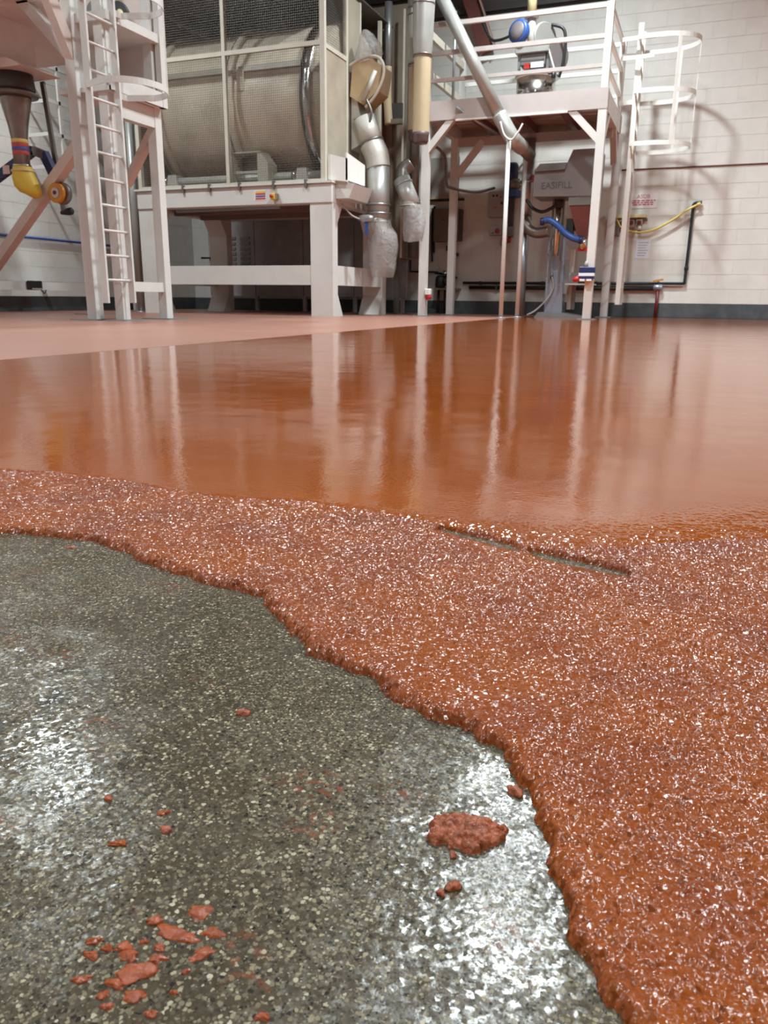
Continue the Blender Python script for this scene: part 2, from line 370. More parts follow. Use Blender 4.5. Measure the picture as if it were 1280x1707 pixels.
# fresh screed
X = axis([(JOINT_X, .03), (-1.15, .0035), (-.55, .0017), (-.2, .00085), (.20, .0010), (.32, .01), (.8, .08), (XR, .5)])
Y = axis([(-9.9, .7), (-.2, .1), (.14, .0009), (.45, .0010), (.75, .0016), (1.05, .0022), (1.3, .006), (2.5, .03), (5, .25), (YB, .5)])
gx, gy = np.meshgrid(X, Y, indexing='ij')
ay, asl = edge_a(gx)
dA = (gy - ay) / asl
dB = gy - np.interp(gx, BX, BY)
near = (gx > -1.3) & (gx < .35) & (gy > .1) & (gy < 1.6)
Z = np.zeros(gx.shape)
xs, ys, da, db = gx[near], gy[near], dA[near], dB[near]
rag = (vnoise(xs, ys, 60, 31) - .5) * .007 + (vnoise(xs, ys, 190, 32) - .5) * .005 + (grains(xs, ys, .0032, 71) - .4) * .0017
da = da + rag
fade_w = np.interp(xs, [-.5, -.25, -.1, .05, .2], [.012, .05, .16, .25, .30])
amp = 1 - np.clip(db / fade_w, 0, 1)
amp = amp ** 2.2
amp = .045 * np.exp(-np.clip(db, 0, None) / .25) + .955 * amp
pool = np.exp(-(((xs + .155) / .075) ** 2 + ((ys - .515) / .07) ** 2)) * .55 + np.exp(-(((xs + .10) / .03) ** 2 + ((ys - .455) / .03) ** 2)) * .6
pool = np.clip(pool + (vnoise(xs, ys, 16, 41) - .55) * .5, 0, .8)
coarse_h = grains(xs, ys, .0030, 51, .85) * .0013 + grains(xs, ys, .0052, 61, .5) * .0017 + (vnoise(xs, ys, 300, 62) - .5) * .0008 + (vnoise(xs, ys, 45, 63) - .5) * .0024
z = (coarse_h - .0010) * amp * (1 - pool)
lip = np.clip(da / .0085, 0, 1); prof = np.sqrt(np.clip(1 - (1 - lip) ** 2, 0, 1))
z = SLAB - .0012 + (z + .0012 - SLAB + .0016 * np.exp(-((da - .012) / .01) ** 2) * amp) * prof
z = np.where(da <= 0, SLAB - .004, z)
# the torn slit between the trowelled band and the levelled sheet
sx = np.array([-.262, -.246, -.162, -.106, -.05, -.036]); sy = np.array([.836, .830, .799, .779, .764, .760]); sw = np.array([0, .004, .007, .008, .005, 0])
cy_ = np.interp(xs, sx, sy); hw = np.interp(xs, sx, sw, left=0, right=0) + rag * .25
hw = np.where((xs > sx[0]) & (xs < sx[-1]), hw, -1)
hw = hw - .009 * np.exp(-((xs + .150) / .010) ** 2)          # a clod bridges it
gap = np.abs(ys - cy_) - hw
g = np.clip(gap / np.where(ys < cy_, .035, .006), 0, 1); g = np.where(ys < cy_, g, np.sqrt(1 - (1 - g) ** 2))
z = np.where(gap <= 0, SLAB - .004, SLAB - .0008 + (z - SLAB + .0008) * g)
Z[near] = z
Z[(~near) & (dA <= 0)] = SLAB - .004
cm = (dA[:-1, :-1] > -.012) | (dA[1:, 1:] > -.012) | (dA[:-1, 1:] > -.012) | (dA[1:, :-1] > -.012)
bm_ = (dB[:-1, :-1] + dB[1:, 1:]) / 2 > .02 * 0
o = grid_mesh('coarse_screed', X, Y, Z, cm & ~bm_, 'screed_coarse')
tag(o, 'grainy wet orange screed band freshly trowelled beside the bare concrete', 'screed', kind='stuff')
o = grid_mesh('smooth_screed', X, Y, Z, cm & bm_, 'screed_smooth')
tag(o, 'smooth glossy wet orange-brown screed reflecting the machinery', 'screed', kind='stuff')
mb = MB().box(XW, -9.9, SLAB - .002, JOINT_X, YB, .0004)
o = mb.build('dry_screed', 'screed_dry'); tag(o, 'cured matt pink screed beyond the straight joint, under the left machines', 'screed', kind='stuff')

# ------------------------------------------------------------------ room shell
BH, BL, JT = .225, .45, .007
def block_mesh(name, lx, mat):
    b_ = MB().box(-lx / 2, 0, 0, lx / 2, .10, BH - JT); me = bpy.data.meshes.new(name); me.from_pydata(b_.v, [], b_.f); me.materials.append(M[mat]); me.update(); return me
BM = {(l, d): block_mesh('block', l - JT, 'base_block' if d else 'paint_block') for l in (BL, BL / 2) for d in (0, 1)}
def block_wall(name, length, height, place, rotz, pick, label):
    # blocks run along u from 0 to length; place(u) gives the world xy of the face
    c = place(0)
    rec = MB(); v = Matrix.Rotation(rotz, 4, 'Z')
    def toW(u, t, z): return Vector((c[0], c[1], 0)) + v @ Vector((u, t, z))
    for (u0, u1, t0, t1, z0, z1) in ((0, length, .0035, .25, -.05, height),):
        vs = [toW(u, t, z) for z in (z0, z1) for (u, t) in ((u0, t0), (u1, t0), (u1, t1), (u0, t1))]
        rec.add(vs, [(3, 2, 1, 0), (4, 5, 6, 7), (0, 1, 5, 4), (1, 2, 6, 5), (2, 3, 7, 6), (3, 0, 4, 7)])
    wall = rec.build(name, 'paint_mortar'); tag(wall, label, kind='structure')
    rest = {0: MB(), 1: MB()}
    q = [toW(uu_, t, z) for z in (0, BH) for (uu_, t) in ((0, .002), (length, .002), (length, .0036), (0, .0036))]
    mj = MB().add(q, [(3, 2, 1, 0), (4, 5, 6, 7), (0, 1, 5, 4), (1, 2, 6, 5), (2, 3, 7, 6), (3, 0, 4, 7)]).build('base_pointing', 'base_block', wall)
    rows = int(round(height / BH))
    for k in range(rows):
        u = -BL / 2 if k % 2 else 0.0
        while u < length - 1e-6:
            a, e = max(0, u), min(length, u + BL); l = e - a; d = 1 if k == 0 else 0
            if l > .05:
                mid = (a + e) / 2; full = abs(l - BL) < 1e-3 or abs(l - BL / 2) < 1e-3
                if full and pick(mid, (k + .5) * BH):
                    o = bpy.data.objects.new('block', BM[(BL if abs(l - BL) < 1e-3 else BL / 2, d)]); COL.objects.link(o)
                    o.parent = wall; o.location = toW(mid, 0, k * BH + JT / 2) - ORG[wall] + v @ Vector((0, random.uniform(-.0008, .0008), 0)); o.rotation_euler = (0, 0, rotz)
                else:
                    q = [toW(uu_, t, z) for z in (k * BH + JT / 2, (k + 1) * BH - JT / 2) for (uu_, t) in ((a + JT / 2, 0), (e - JT / 2, 0), (e - JT / 2, .1), (a + JT / 2, .1))]
                    rest[d].add(q, [(3, 2, 1, 0), (4, 5, 6, 7), (0, 1, 5, 4), (1, 2, 6, 5), (2, 3, 7, 6), (3, 0, 4, 7)])
            u += BL
    for d in (0, 1):
        o = rest[d].build('block_courses', 'base_block' if d else 'paint_block', wall); o['kind'] = 'stuff'
    return wall
LB = round((XR - XW) / BL) * BL
WALL_TOP = 4.725
wall_back = block_wall('wall_back', LB, WALL_TOP, lambda u: (XW + u, YB), 0, lambda u, z: -4.75 < XW + u < 1.25, 'white painted blockwork back wall with a dark base course')
LL = round((YB - YF) / BL) * BL
wall_left = block_wall('wall_left', LL, WALL_TOP, lambda u: (XW, YB - LL + u), math.pi / 2, lambda u, z: 8.4 < YB - LL + u < 12.8 and z < 3.9, 'white painted blockwork side wall behind the left platform')
def struct(name, mat, label, *c):
    return tag(MB().box(*c).build(name, mat), label, kind='structure')
struct('wall_right', 'plain_wall', 'plain pale side wall', XR, YF, -.05, XR + .2, YB, 7.4)
struct('wall_front', 'plain_wall', 'plain pale wall behind the photographer', XW, YF - .2, -.05, XR, YF, 7.4)
struct('trim_1', 'cladding', 'dark metal cladding above the back wall', XW, YB + .05, WALL_TOP, XR, YB + .25, 7.4)
struct('trim_2', 'cladding', 'dark metal cladding above the side wall', XW - .25, YF, WALL_TOP, XW - .05, YB, 7.4)
struct('ceiling', 'ceiling_mat', 'dark grey roof lining', XW - .25, YF - .2, 7.4, XR + .2, YB + .25, 7.5)
# high bay lamps out of view, some inferred, the rest added for light
for i, (x, y, pw) in enumerate(LAMPS):
    t = thing('high_bay_lamp', 'round industrial high bay lamp in an unseen roof grid filled out for light', 'lamp', (x, y, LAMP_Z), 'high bay lamps under the roof')
    lathe('reflector', 'galv', t, (x, y, LAMP_Z + .03), (0, 0, 1), [(.26, 0), (.22, .06), (.12, .2), (.09, .32), (.0, .33)], 24)
    tube('hanger', 'dark_grey', t, [(x, y, LAMP_Z + .36), (x, y, 7.4)], .012, 6)
    ld = bpy.data.lights.new('bulb', 'AREA'); ld.shape = 'DISK'; ld.size = .42; ld.energy = pw; ld.color = (.875, .98, 1.0); ld.spread = math.radians(145)
    lo = bpy.data.objects.new('bulb', ld); COL.objects.link(lo); lo.parent = t; lo.location = (0, 0, 0)
# ================================================================== drum mixer on its steel table
T = thing('mixer_table', 'massive white steel table with four flared legs carrying the drum mixer', 'machine frame', (-6.4, 11.0, 0))
MX0, MX1, MY0, MY1 = -8.05, -4.82, 10.1, 12.1
def leg(x0, x1, yf, sgn):
    w_, fl = .16, .17
    pl = [(yf, 0), (yf + sgn * (w_ + fl), 0), (yf + sgn * w_, .30), (yf + sgn * w_, 1.25), (yf + sgn * (w_ + fl), 1.5), (yf, 1.5)]
    return MB().prism(pl, 'yz', x0, x1).build('leg', 'white_steel', T)
for x0 in (MX0, MX1 - .34):
    leg(x0, x0 + .34, MY0, 1); leg(x0, x0 + .34, MY1, -1)
box('front_beam', 'white_steel', T, MX0, MY0 - .02, 1.5, MX1, MY0 + .18, 1.75, bevel=.008)
box('back_beam', 'white_steel', T, MX0, MY1 - .18, 1.5, MX1, MY1 + .02, 1.75)
box('side_beam', 'white_steel', T, MX0, MY0 + .18, 1.5, MX0 + .18, MY1 - .18, 1.75)
box('side_beam', 'white_steel', T, MX1 - .18, MY0 + .18, 1.5, MX1, MY1 - .18, 1.75)
box('top_flange', 'white_steel', T, MX0 - .02, MY0 - .05, 1.75, MX1 + .02, MY0 + .2, 1.775)
box('low_front_beam', 'white_steel', T, MX0 + .34, MY0 + .02, .425, MX1 - .34, MY0 + .16, .69)
box('low_side_beam', 'white_steel', T, MX1 - .16, MY0 + .16, .425, MX1 - .02, MY1 - .16, .69)
box('low_side_beam', 'white_steel', T, MX0 + .02, MY0 + .16, .425, MX0 + .16, MY1 - .16, .69)
for k in range(5):
    xa = MX0 + .18 + k * .575
    box('underside_panel', 'pan_brown', T, xa + .006, MY0 + .18, 1.53, xa + .569, MY1 - .18, 1.56)
for k in range(2): beam('cross_bearer', 'pan_brown', T, (MX0 + .2, 10.75 + k * .7, 1.5), (MX1 - .2, 10.75 + k * .7, 1.5), .09, .07)
beam('cable_tray', 'galv', T, (MX0 + .5, MY0 + .26, 1.485), (-5.75, MY0 + .24, 1.49), .05, .035)
for x in (-7.57, -7.2, -6.75, -6.25, -5.7, -5.2): box('clamp', 'steel_dark', T, x - .018, MY0 - .055, 1.70, x + .018, MY0 - .02, 1.80)
def stripes(t, x0, x1, y, z0, z1):
    cols = ['label_red', 'label_blue', 'label_red', 'label_yellow']; h_ = (z1 - z0) / 4
    for k, c_ in enumerate(cols): box('stripe', c_, t, x0, y - .002, z0 + k * h_ + (.006 if k < 3 else 0), x1, y, z0 + (k + 1) * h_ - .002)
st = thing('warning_label', 'small label with yellow, red and blue stripes on the white mixer table beam', 'label', (-5.935, MY0 - .021, 1.565))
box('backing', 'sign_white', st, -6.03, MY0 - .0235, 1.56, -5.84, MY0 - .0215, 1.69)
stripes(st, -6.0, -5.845, MY0 - .0235, 1.565, 1.685)
es = thing('emergency_stop', 'small yellow switch box with green side on the white table beam', 'switch', (-5.68, MY0 - .05, 1.55))
box('case', 'yellow', es, -5.725, MY0 - .10, 1.555, -5.65, MY0 - .0205, 1.635, bevel=.006)
lathe('button', 'red', es, (-5.70, MY0 - .10, 1.60), (0, -1, 0), [(.022, 0), (.026, .018), (.015, .028)], 12)
box('side_plate', 'olive_box', es, -5.65, MY0 - .095, 1.56, -5.635, MY0 - .0205, 1.635)
# drum
D = thing('mixing_drum', 'large cream horizontal mixing drum with dark hoops behind the wire guard', 'drum', (-6.5, 11.3, 1.9))
YC, ZC, RD = 11.40, 2.93, 1.09
lathe('shell', 'cream', D, (-7.95, YC, ZC), (1, 0, 0), [(.55, 0), (RD - .02, .05), (RD, .08), (RD, 2.86), (RD - .03, 2.90), (.60, 2.93)], 72)
for x, mt, ww in ((-7.72, 'cream', .10), (-6.50, 'cream', .09), (-5.30, 'steel', .13)):
    lathe('hoop', mt, D, (x - ww / 2, YC, ZC), (1, 0, 0), [(RD, 0), (RD + .055, 0.001), (RD + .055, ww - .001), (RD, ww)], 72)
for x in (-7.79, -6.575, -5.385): lathe('hoop_edge', 'steel_dark', D, (x, YC, ZC), (1, 0, 0), [(RD + .002, 0), (RD + .045, .001), (RD + .045, .014), (RD + .002, .015)], 72)
a_ = math.radians(20)
for x0, x1 in ((-7.64, -6.6), (-6.42, -5.4)):
    for k in range(1):
        an = a_; mbd = MB()
        mbd.beam((x0, YC - (RD + .012) * math.cos(an), ZC + (RD + .012) * math.sin(an)), (x1, YC - (RD + .012) * math.cos(an), ZC + (RD + .012) * math.sin(an)), .09, .03, (0, -math.cos(an), math.sin(an)))
        mbd.build('seam_strip', 'beige_panel', D)
box('hatch', 'cream', D, -6.38, YC - RD - .012, ZC + .10, -6.28, YC - RD + .06, ZC + .36)
# drive shaft and housing
S = thing('roller_shaft', 'white roller shaft with bearing blocks at the foot of the drum', 'shaft', (-6.5, 10.35, 1.776))
tube('shaft', 'duct_white', S, [(-7.75, 10.38, 1.90), (-5.05, 10.38, 1.90)], .055, 16)
for x in (-7.55, -5.38):
    MB().prism([(x - .12, 1.776), (x + .12, 1.776), (x + .09, 1.86), (x + .07, 1.99), (x - .07, 1.99), (x - .09, 1.86)], 'xz', 10.29, 10.47).build('bearing_block', 'duct_white', S)
    lathe('collar', 'steel', S, (x - .17, 10.38, 1.90), (1, 0, 0), [(.075, 0), (.075, .05)], 16)
G = thing('roller_housing', 'cream boxed roller housing in the middle of the drum front', 'housing', (-6.22, 10.3, 1.776))
for x in (-6.47, -6.03): 
    MB().prism([(10.2, 1.776), (10.5, 1.776), (10.5, 2.1), (10.42, 2.2), (10.2, 2.2)], 'yz', x, x + .06).build('cheek', 'cream_frame', G)
box('top_plate', 'cream_frame', G, -6.47, 10.19, 2.2, -5.97, 10.45, 2.22)
box('cross_bar', 'cream_frame', G, -6.41, 10.2, 1.94, -6.03, 10.23, 1.97)
MB().prism([(-5.97, 1.776), (-5.86, 1.776), (-5.86, 2.06), (-5.97, 2.2)], 'xz', 10.2, 10.45).build('side_shield', 'cream_frame', G)
box('dark_back', 'steel_dark', G, -6.41, 10.42, 1.78, -6.03, 10.45, 2.19)
# wire guard
C = thing('wire_guard', 'cream framed wire mesh guard enclosing the drum', 'guard', (-6.4, 10.12, 1.776))
GX0, GX1, GY, GT = -8.0, -4.93, 10.12, 4.25
for x, wd in ((GX1 - .02, .07), (-6.45, .05), (GX0 + .02, .06)): box('post', 'cream_frame', C, x - wd / 2, GY - .03, 1.776, x + wd / 2, GY + .03, GT)
box('bottom_rail', 'cream_frame', C, GX0, GY - .025, 1.778, GX1, GY + .025, 1.81)
box('rail', 'cream_frame', C, GX0 + .05, GY - .027, 3.42, GX1 - .055, GY + .02, 3.475)
box('top_rail', 'cream_frame', C, GX0, GY - .025, GT, GX1, GY + .025, GT + .05)
wm = MB(); ws = .0033
x = GX0 + .05
while x < GX1 - .05: wm.beam((x, GY, 1.81), (x, GY, GT), ws, ws); x += .030
z = 1.83
while z < GT: wm.beam((GX0 + .05, GY - .003, z), (GX1 - .05, GY - .003, z), ws, ws); z += .030
o = wm.build('wire_mesh', 'steel_dark', C); o['kind'] = 'stuff'
GY1 = 10.84
box('post', 'cream_frame', C, GX1 - .05, GY1 - .03, 1.776, GX1, GY1 + .03, GT)
box('side_rail', 'cream_frame', C, GX1 - .04, GY + .03, 3.40, GX1, GY1 - .03, 3.455)
box('side_panel', 'beige_panel', C, GX1 - .03, GY + .03, 1.80, GX1 - .012, GY1 - .03, 3.40)
wm = MB(); y = GY + .04
while y < GY1 - .03: wm.beam((GX1 - .02, y, 3.46), (GX1 - .02, y, GT), ws, ws); y += .030
z = 3.47
while z < GT: wm.beam((GX1 - .022, GY + .03, z), (GX1 - .022, GY1 - .03, z), ws, ws); z += .030
o = wm.build('side_mesh', 'steel_dark', C); o['kind'] = 'stuff'
box('rear_post', 'cream_frame', C, GX1 - .05, 11.27, 1.776, GX1, 11.32, GT)
box('rear_post', 'cream_frame', C, GX1 - .05, 12.05, 1.776, GX1, 12.1, GT)
box('rear_panel', 'beige_panel', C, GX1 - .035, GY1 + .03, 1.80, GX1 - .02, 11.27, GT)
box('rear_panel', 'beige_panel', C, GX1 - .035, 11.32, 1.80, GX1 - .02, 12.05, 3.2)
box('shade_backing', 'pan_brown', C, GX0, 12.55, 1.8, GX1, 12.57, GT)  # dark sheet added; its brown stands in for shade behind the drum
box('shade_lid', 'steel_dark', C, GX0, GY - .02, GT + .05, GX1, 12.57, GT + .07)  # unseen lid added to keep lamp light off the drum top
box('shade_lid', 'steel_dark', C, GX0, 12.571, GT + .05, -5.34, 13.82, GT + .07)  # unseen extension to the wall, added to darken the gap behind the machine
box('end_panel', 'pan_brown', C, GX0, GY + .03, 1.8, GX0 + .015, 12.55, GT)
# white box and chute tray on the guard's lower right corner
B_ = thing('junction_cover', 'white folded cover with sloping tray at the lower right corner of the guard', 'cover', (-4.8, 10.3, 1.6))
MB().prism([(-4.90, 1.80), (-4.62, 1.76), (-4.62, 2.05), (-4.90, 2.12)], 'xz', 10.14, 10.16).build('face', 'white_bright', B_)
MB().prism([(10.14, 1.78), (10.75, 1.78), (10.75, 2.05), (10.14, 2.12)], 'yz', -4.64, -4.62).build('cheek', 'white_bright', B_)
MB().prism([(-4.815, 1.80), (-4.54, 1.74), (-4.62, 1.56), (-4.815, 1.56)], 'xz', 10.2, 10.85).build('tray', 'white_steel', B_)
tube('cable', 'grey_box', B_, cat_rom([(-4.8, 10.35, 1.52), (-4.68, 10.45, 1.36), (-4.5, 10.6, 1.30), (-4.42, 10.7, 1.34)]), .012, 8)
lathe('valve', 'galv', B_, (-4.62, 10.55, 1.33), (1, 0, 0), [(.035, 0), (.05, .05), (.05, .16), (.03, .22)], 12)
box('lever', 'blue', B_, -4.53, 10.54, 1.12, -4.49, 10.57, 1.30)
# feed hopper with plastic sheet
Hh = thing('feed_hopper', 'tan slanted feed hopper with a rolled rim beside the guard', 'hopper', (-4.7, 11.0, 2.9))
MB().prism([(-4.92, 2.98), (-4.72, 2.86), (-4.50, 3.02), (-4.44, 3.33), (-4.60, 3.42), (-4.88, 3.38)], 'xz', 10.9, 11.3).build('body', 'tan', Hh)
tube('rim', 'cream_frame', Hh, cat_rom([(-4.93, 10.9, 3.36), (-4.72, 10.9, 3.44), (-4.52, 10.9, 3.44), (-4.42, 10.9, 3.34), (-4.42, 10.9, 3.18), (-4.52, 10.9, 2.98), (-4.68, 10.9, 2.82)]), .022, 8)
tube('grab_bar', 'duct_white', Hh, [(-4.52, 10.87, 3.26), (-4.70, 10.87, 2.90)], .03, 10)
MB().prism([(-4.92, 2.98), (-4.84, 2.98), (-4.76, 2.62), (-4.70, 2.40), (-4.92, 2.3)], 'xz', 10.95, 11.25).build('outlet', 'duct_white', Hh)
beam('outlet_flange', 'steel_dark', Hh, (-4.86, 10.92, 2.66), (-4.66, 10.92, 2.72), .03, .05)
tube('link_chain', 'steel_dark', Hh, cat_rom([(-4.66, 10.88, 2.92), (-4.58, 10.88, 2.75), (-4.62, 10.88, 2.6)]), .018, 6)
def bag(name, label, rings, loc):
    # rings: (cx, cy, z, rx, ry); a loosely tied film bag
    n = 20; vs = []; fs = []
    for i, (cx, cy, z, rx, ry) in enumerate(rings):
        for j in range(n):
            t = 2 * math.pi * j / n; k = 1 + .06 * math.sin(5 * t + i * 1.3) + .04 * math.sin(9 * t + i * 2.1)
            vs.append((cx + rx * k * math.cos(t), cy + ry * k * math.sin(t), z + .012 * math.sin(3 * t + i)))
    for i in range(len(rings) - 1): fs += [(i * n + j, i * n + (j + 1) % n, (i + 1) * n + (j + 1) % n, (i + 1) * n + j) for j in range(n)]
    fs.append(tuple((len(rings) - 1) * n + j for j in range(n)))
    mbx = MB(); mbx.add(vs, fs, True)
    t = thing(name, label, 'plastic bag', loc)
    mbx.build('film', 'plastic', t); 
    z0 = rings[0]; lathe('tie', 'duct_grey', t, (z0[0], z0[1], z0[2] - .05), (0, 0, 1), [(z0[3] + .004, 0), (z0[3] + .008, .01), (z0[3] + .004, .02)], 24)
    return t
o = MB()
rg = [(-4.74, 10.98, 3.42, .16, .14), (-4.66, 10.98, 3.5, .19, .15), (-4.66, 10.98, 3.62, .16, .13), (-4.70, 10.98, 3.74, .10, .09), (-4.72, 10.98, 3.80, .04, .04)]
n = 18; vs = [(cx + rx * (1 + .08 * math.sin(4 * 2 * math.pi * j / n + i)) * math.cos(2 * math.pi * j / n), cy + ry * math.sin(2 * math.pi * j / n), z) for i, (cx, cy, z, rx, ry) in enumerate(rg) for j in range(n)]
o.add(vs, [(i * n + j, i * n + (j + 1) % n, (i + 1) * n + (j + 1) % n, (i + 1) * n + j) for i in range(len(rg) - 1) for j in range(n)] + [tuple((len(rg) - 1) * n + j for j in range(n))], True)
tag(o.build('plastic_sheet', 'plastic'), 'crumpled clear plastic sheet gathered over the tan feed hopper', 'plastic sheet')
# dark screen added to darken the gap behind the table; left end replaces shaded wall
o = thing('rear_screen', 'dark blue-grey sheet screen behind the mixer table legs, its left end standing in for shaded wall', 'screen', (-6.6, 12.95, 0))
for k in range(4): box('sheet', 'screen_dark', o, -8.75 + k * 1.0, 12.93, .27, -7.765 + k * 1.0, 12.96, 1.75)
for x in (-8.6, -7.75, -6.75, -5.75, -4.85): box('foot', 'screen_dark', o, x - .03, 12.93, 0, x + .03, 12.99, .27)
for x in (-8.35, -8.05):
    for k in range(7): beam('louvre', 'machine_grey', o, (x, 12.915, .75 + k * .09), (x + .2, 12.915, .75 + k * .09), .012, .05)
tube('conduit', 'black', o, [(-8.6, 12.9, 1.5), (-8.6, 12.9, .95), (-8.9, 12.9, .95)], .02, 8)
# ducts
Dt = thing('extract_duct', 'large pale bent duct running down beside the mixer table', 'duct', (-4.52, 11.0, 1.3))
tube('upper_section', 'duct_white', Dt, [(-4.74, 11.0, 2.70), (-4.61, 11.0, 2.36)], .165, 20)
lathe('band', 'steel_dark', Dt, (-4.63, 11.0, 2.40), (.13, 0, -.34), [(.168, 0), (.176, .005), (.176, .03), (.168, .035)], 24)
tube('elbow', 'duct_white', Dt, cat_rom([(-4.63, 11.0, 2.37), (-4.55, 11.0, 2.22), (-4.52, 11.0, 2.05)]), .172, 20)
tube('lower_section', 'duct_grey', Dt, [(-4.52, 11.0, 2.06), (-4.51, 11.0, 1.30)], .163, 24)
for z in (1.54, 1.42): lathe('joint_ring', 'galv', Dt, (-4.515, 11.0, z), (0, 0, 1), [(.165, 0), (.185, .004), (.185, .022), (.165, .026)], 24)
bag('plastic_bag', 'clear plastic bag tied over the end of the large pale duct', [(-4.51, 11, 1.36, .168, .168), (-4.50, 11, 1.25, .18, .18), (-4.44, 11, 1.14, .22, .2), (-4.43, 11, 1.0, .235, .2), (-4.44, 11, .85, .21, .19), (-4.44, 11, .70, .19, .16), (-4.43, 11, .56, .16, .12)], (-4.45, 11, .55))
Dt = thing('branch_duct', 'smaller slanting grey branch duct between the bagged duct and the platform post', 'duct', (-4.1, 11.10, 1.5))
tube('inlet', 'steel_dark', Dt, cat_rom([(-4.12, 11.25, 2.12), (-4.22, 11.2, 2.02), (-4.20, 11.15, 1.88)]), .10, 14)
tube('section', 'duct_grey', Dt, [(-4.22, 11.15, 1.90), (-4.02, 11.10, 1.52)], .125, 18)
lathe('band', 'galv', Dt, (-4.18, 11.14, 1.84), (.2, -.05, -.38), [(.128, 0), (.135, .005), (.135, .02), (.128, .025)], 20)
bag('plastic_bag', 'clear plastic bag hanging on the slanting branch duct', [(-4.06, 11.10, 1.58, .135, .13), (-4.02, 11.10, 1.46, .15, .14), (-3.99, 11.10, 1.33, .17, .15), (-4.0, 11.10, 1.2, .16, .14), (-4.01, 11.10, 1.06, .14, .12)], (-4.0, 11.10, 1.05))
o = thing('filter_cabinet', 'tall dusty beige filter cabinet behind the feed hopper', 'cabinet', (-5.0, 12.7, 0))
box('body', 'dusty_brown', o, -5.32, 12.60, .9, -4.70, 13.2, 4.62)
for x in (-5.22, -4.80): box('leg', 'steel_dark', o, x - .04, 12.5, 0, x + .04, 12.58, .9)
beam('edge_strip', 'cream_frame', o, (-4.705, 12.455, .9), (-4.705, 12.455, 4.5), .025)
tube('side_pipe', 'galv', o, [(-4.95, 12.4, 4.6), (-4.95, 12.4, 3.7)], .06, 12)
tube('tan_sleeve', 'hose_tan', o, cat_rom([(-4.95, 12.4, 3.72), (-4.95, 12.4, 3.3), (-4.92, 12.4, 2.9)]), .065, 12)
box('control_panel', 'dark_grey', o, -4.98, 12.40, 2.98, -4.70, 12.46, 3.2)
box('drawer', 'olive_box', o, -4.95, 12.36, 2.90, -4.70, 12.46, 2.97)
tube('rear_pipe', 'steel_dark', o, [(-4.55, 12.6, .9), (-4.55, 12.6, 4.7)], .08, 14)
# hanging hoses
def hose(name, label, x, y, z0, z1, zt, r):
    t = thing(name, label, 'hose', (x, y, z0))
    lathe('rigid_pipe', 'duct_grey', t, (x, y, z1), (0, 0, 1), [(r * .98, 0), (r * 1.02, .03), (r * 1.15, .25), (r * 1.25, .6), (r * 1.3, zt - z1)], 24)
    for dz in (.02, .62, .70): lathe('clip_band', 'steel_dark', t, (x, y, z1 + dz), (0, 0, 1), [(r * 1.02 + (.02 if dz > .1 else 0), 0), (r * 1.02 + (.034 if dz > .1 else .014), .004), (r * 1.02 + (.034 if dz > .1 else .014), .02), (r * 1.02 + (.02 if dz > .1 else 0), .024)], 24)
    pr = []; z = z0 + .13; n_ = int((z1 - z0 - .13) / .022)
    for k in range(n_ * 2 + 1): pr.append((r * (1.0 if k % 2 else .94), k * (z1 - z0 - .13) / (n_ * 2)))
    lathe('corrugated_sleeve', 'hose_tan', t, (x, y, z0 + .13), (0, 0, 1), pr, 24)
    lathe('end_cuff', 'cuff', t, (x, y, z0), (0, 0, 1), [(r * .75, 0), (r * .88, .03), (r * .9, .10), (r * 1.0, .14)], 20)
    return t
hose('suction_hose', 'tan corrugated hose with dark cuff hanging in front of the platform corner', -3.85, 10.9, 2.31, 3.36, 4.4, .118)
hose('suction_hose', 'second tan hose half hidden behind the front hanging hose', -4.05, 11.20, 2.40, 3.34, 4.4, .10)
# diagonal pipe
P = thing('transfer_pipe', 'long diagonal grey pipe descending across the platform railing', 'pipe', (-3.2, 11.3, 2.3))
p0, p1, p2, p3 = Vector((-3.84, 11.25, 4.38)), Vector((-2.84, 11.25, 2.65)), Vector((-2.66, 11.28, 2.38)), Vector((-2.50, 11.75, 2.22))
tube('upper_pipe', 'duct_grey', P, [p0, p1], .085, 20)
tube('elbow', 'duct_grey', P, cat_rom([p1 - (p1 - p0).normalized() * .03, p2, p2.lerp(p3, .5)]), .102, 20)
tube('tail_pipe', 'steel_dark', P, [p2.lerp(p3, .45), p3], .085, 18)
tube('strap', 'white_steel', P, cat_rom([(-2.80, 11.12, 2.56), (-2.74, 11.12, 2.40), (-2.64, 11.12, 2.33), (-2.55, 11.12, 2.42), (-2.50, 11.14, 2.52)]), .013, 8)
tube('support_pole', 'white_steel', P, [(-2.68, 11.16, 2.34), (-2.67, 11.16, 0)], .030, 12)
lathe('pole_foot', 'galv', P, (-2.67, 11.16, 0), (0, 0, 1), [(.07, 0), (.07, .012), (.03, .014)], 16)
o = thing('support_pole', 'slim white pole just right of the pole strapped to the diagonal pipe', 'pole', (-2.6, 11.9, 0))
tube('shaft', 'white_steel', o, [(-2.60, 11.9, 0), (-2.60, 11.9, 2.24)], .030, 12)
lathe('foot', 'galv', o, (-2.6, 11.9, 0), (0, 0, 1), [(.07, 0), (.07, .012), (.03, .014)], 16)
P = thing('drop_pipe', 'grey vertical pipe to the floor with an elbow branch behind the slim poles', 'pipe', (-2.71, 12.6, 0))
tube('lower_pipe', 'galv', P, [(-2.71, 12.6, 0), (-2.71, 12.6, 1.44)], .075, 16)
tube('upper_pipe', 'galv', P, [(-2.70, 12.6, 1.44), (-2.70, 12.6, 2.6)], .092, 16)
lathe('collar', 'steel', P, (-2.70, 12.6, 1.98), (0, 0, 1), [(.095, 0), (.14, .004), (.14, .03), (.095, .034)], 18)
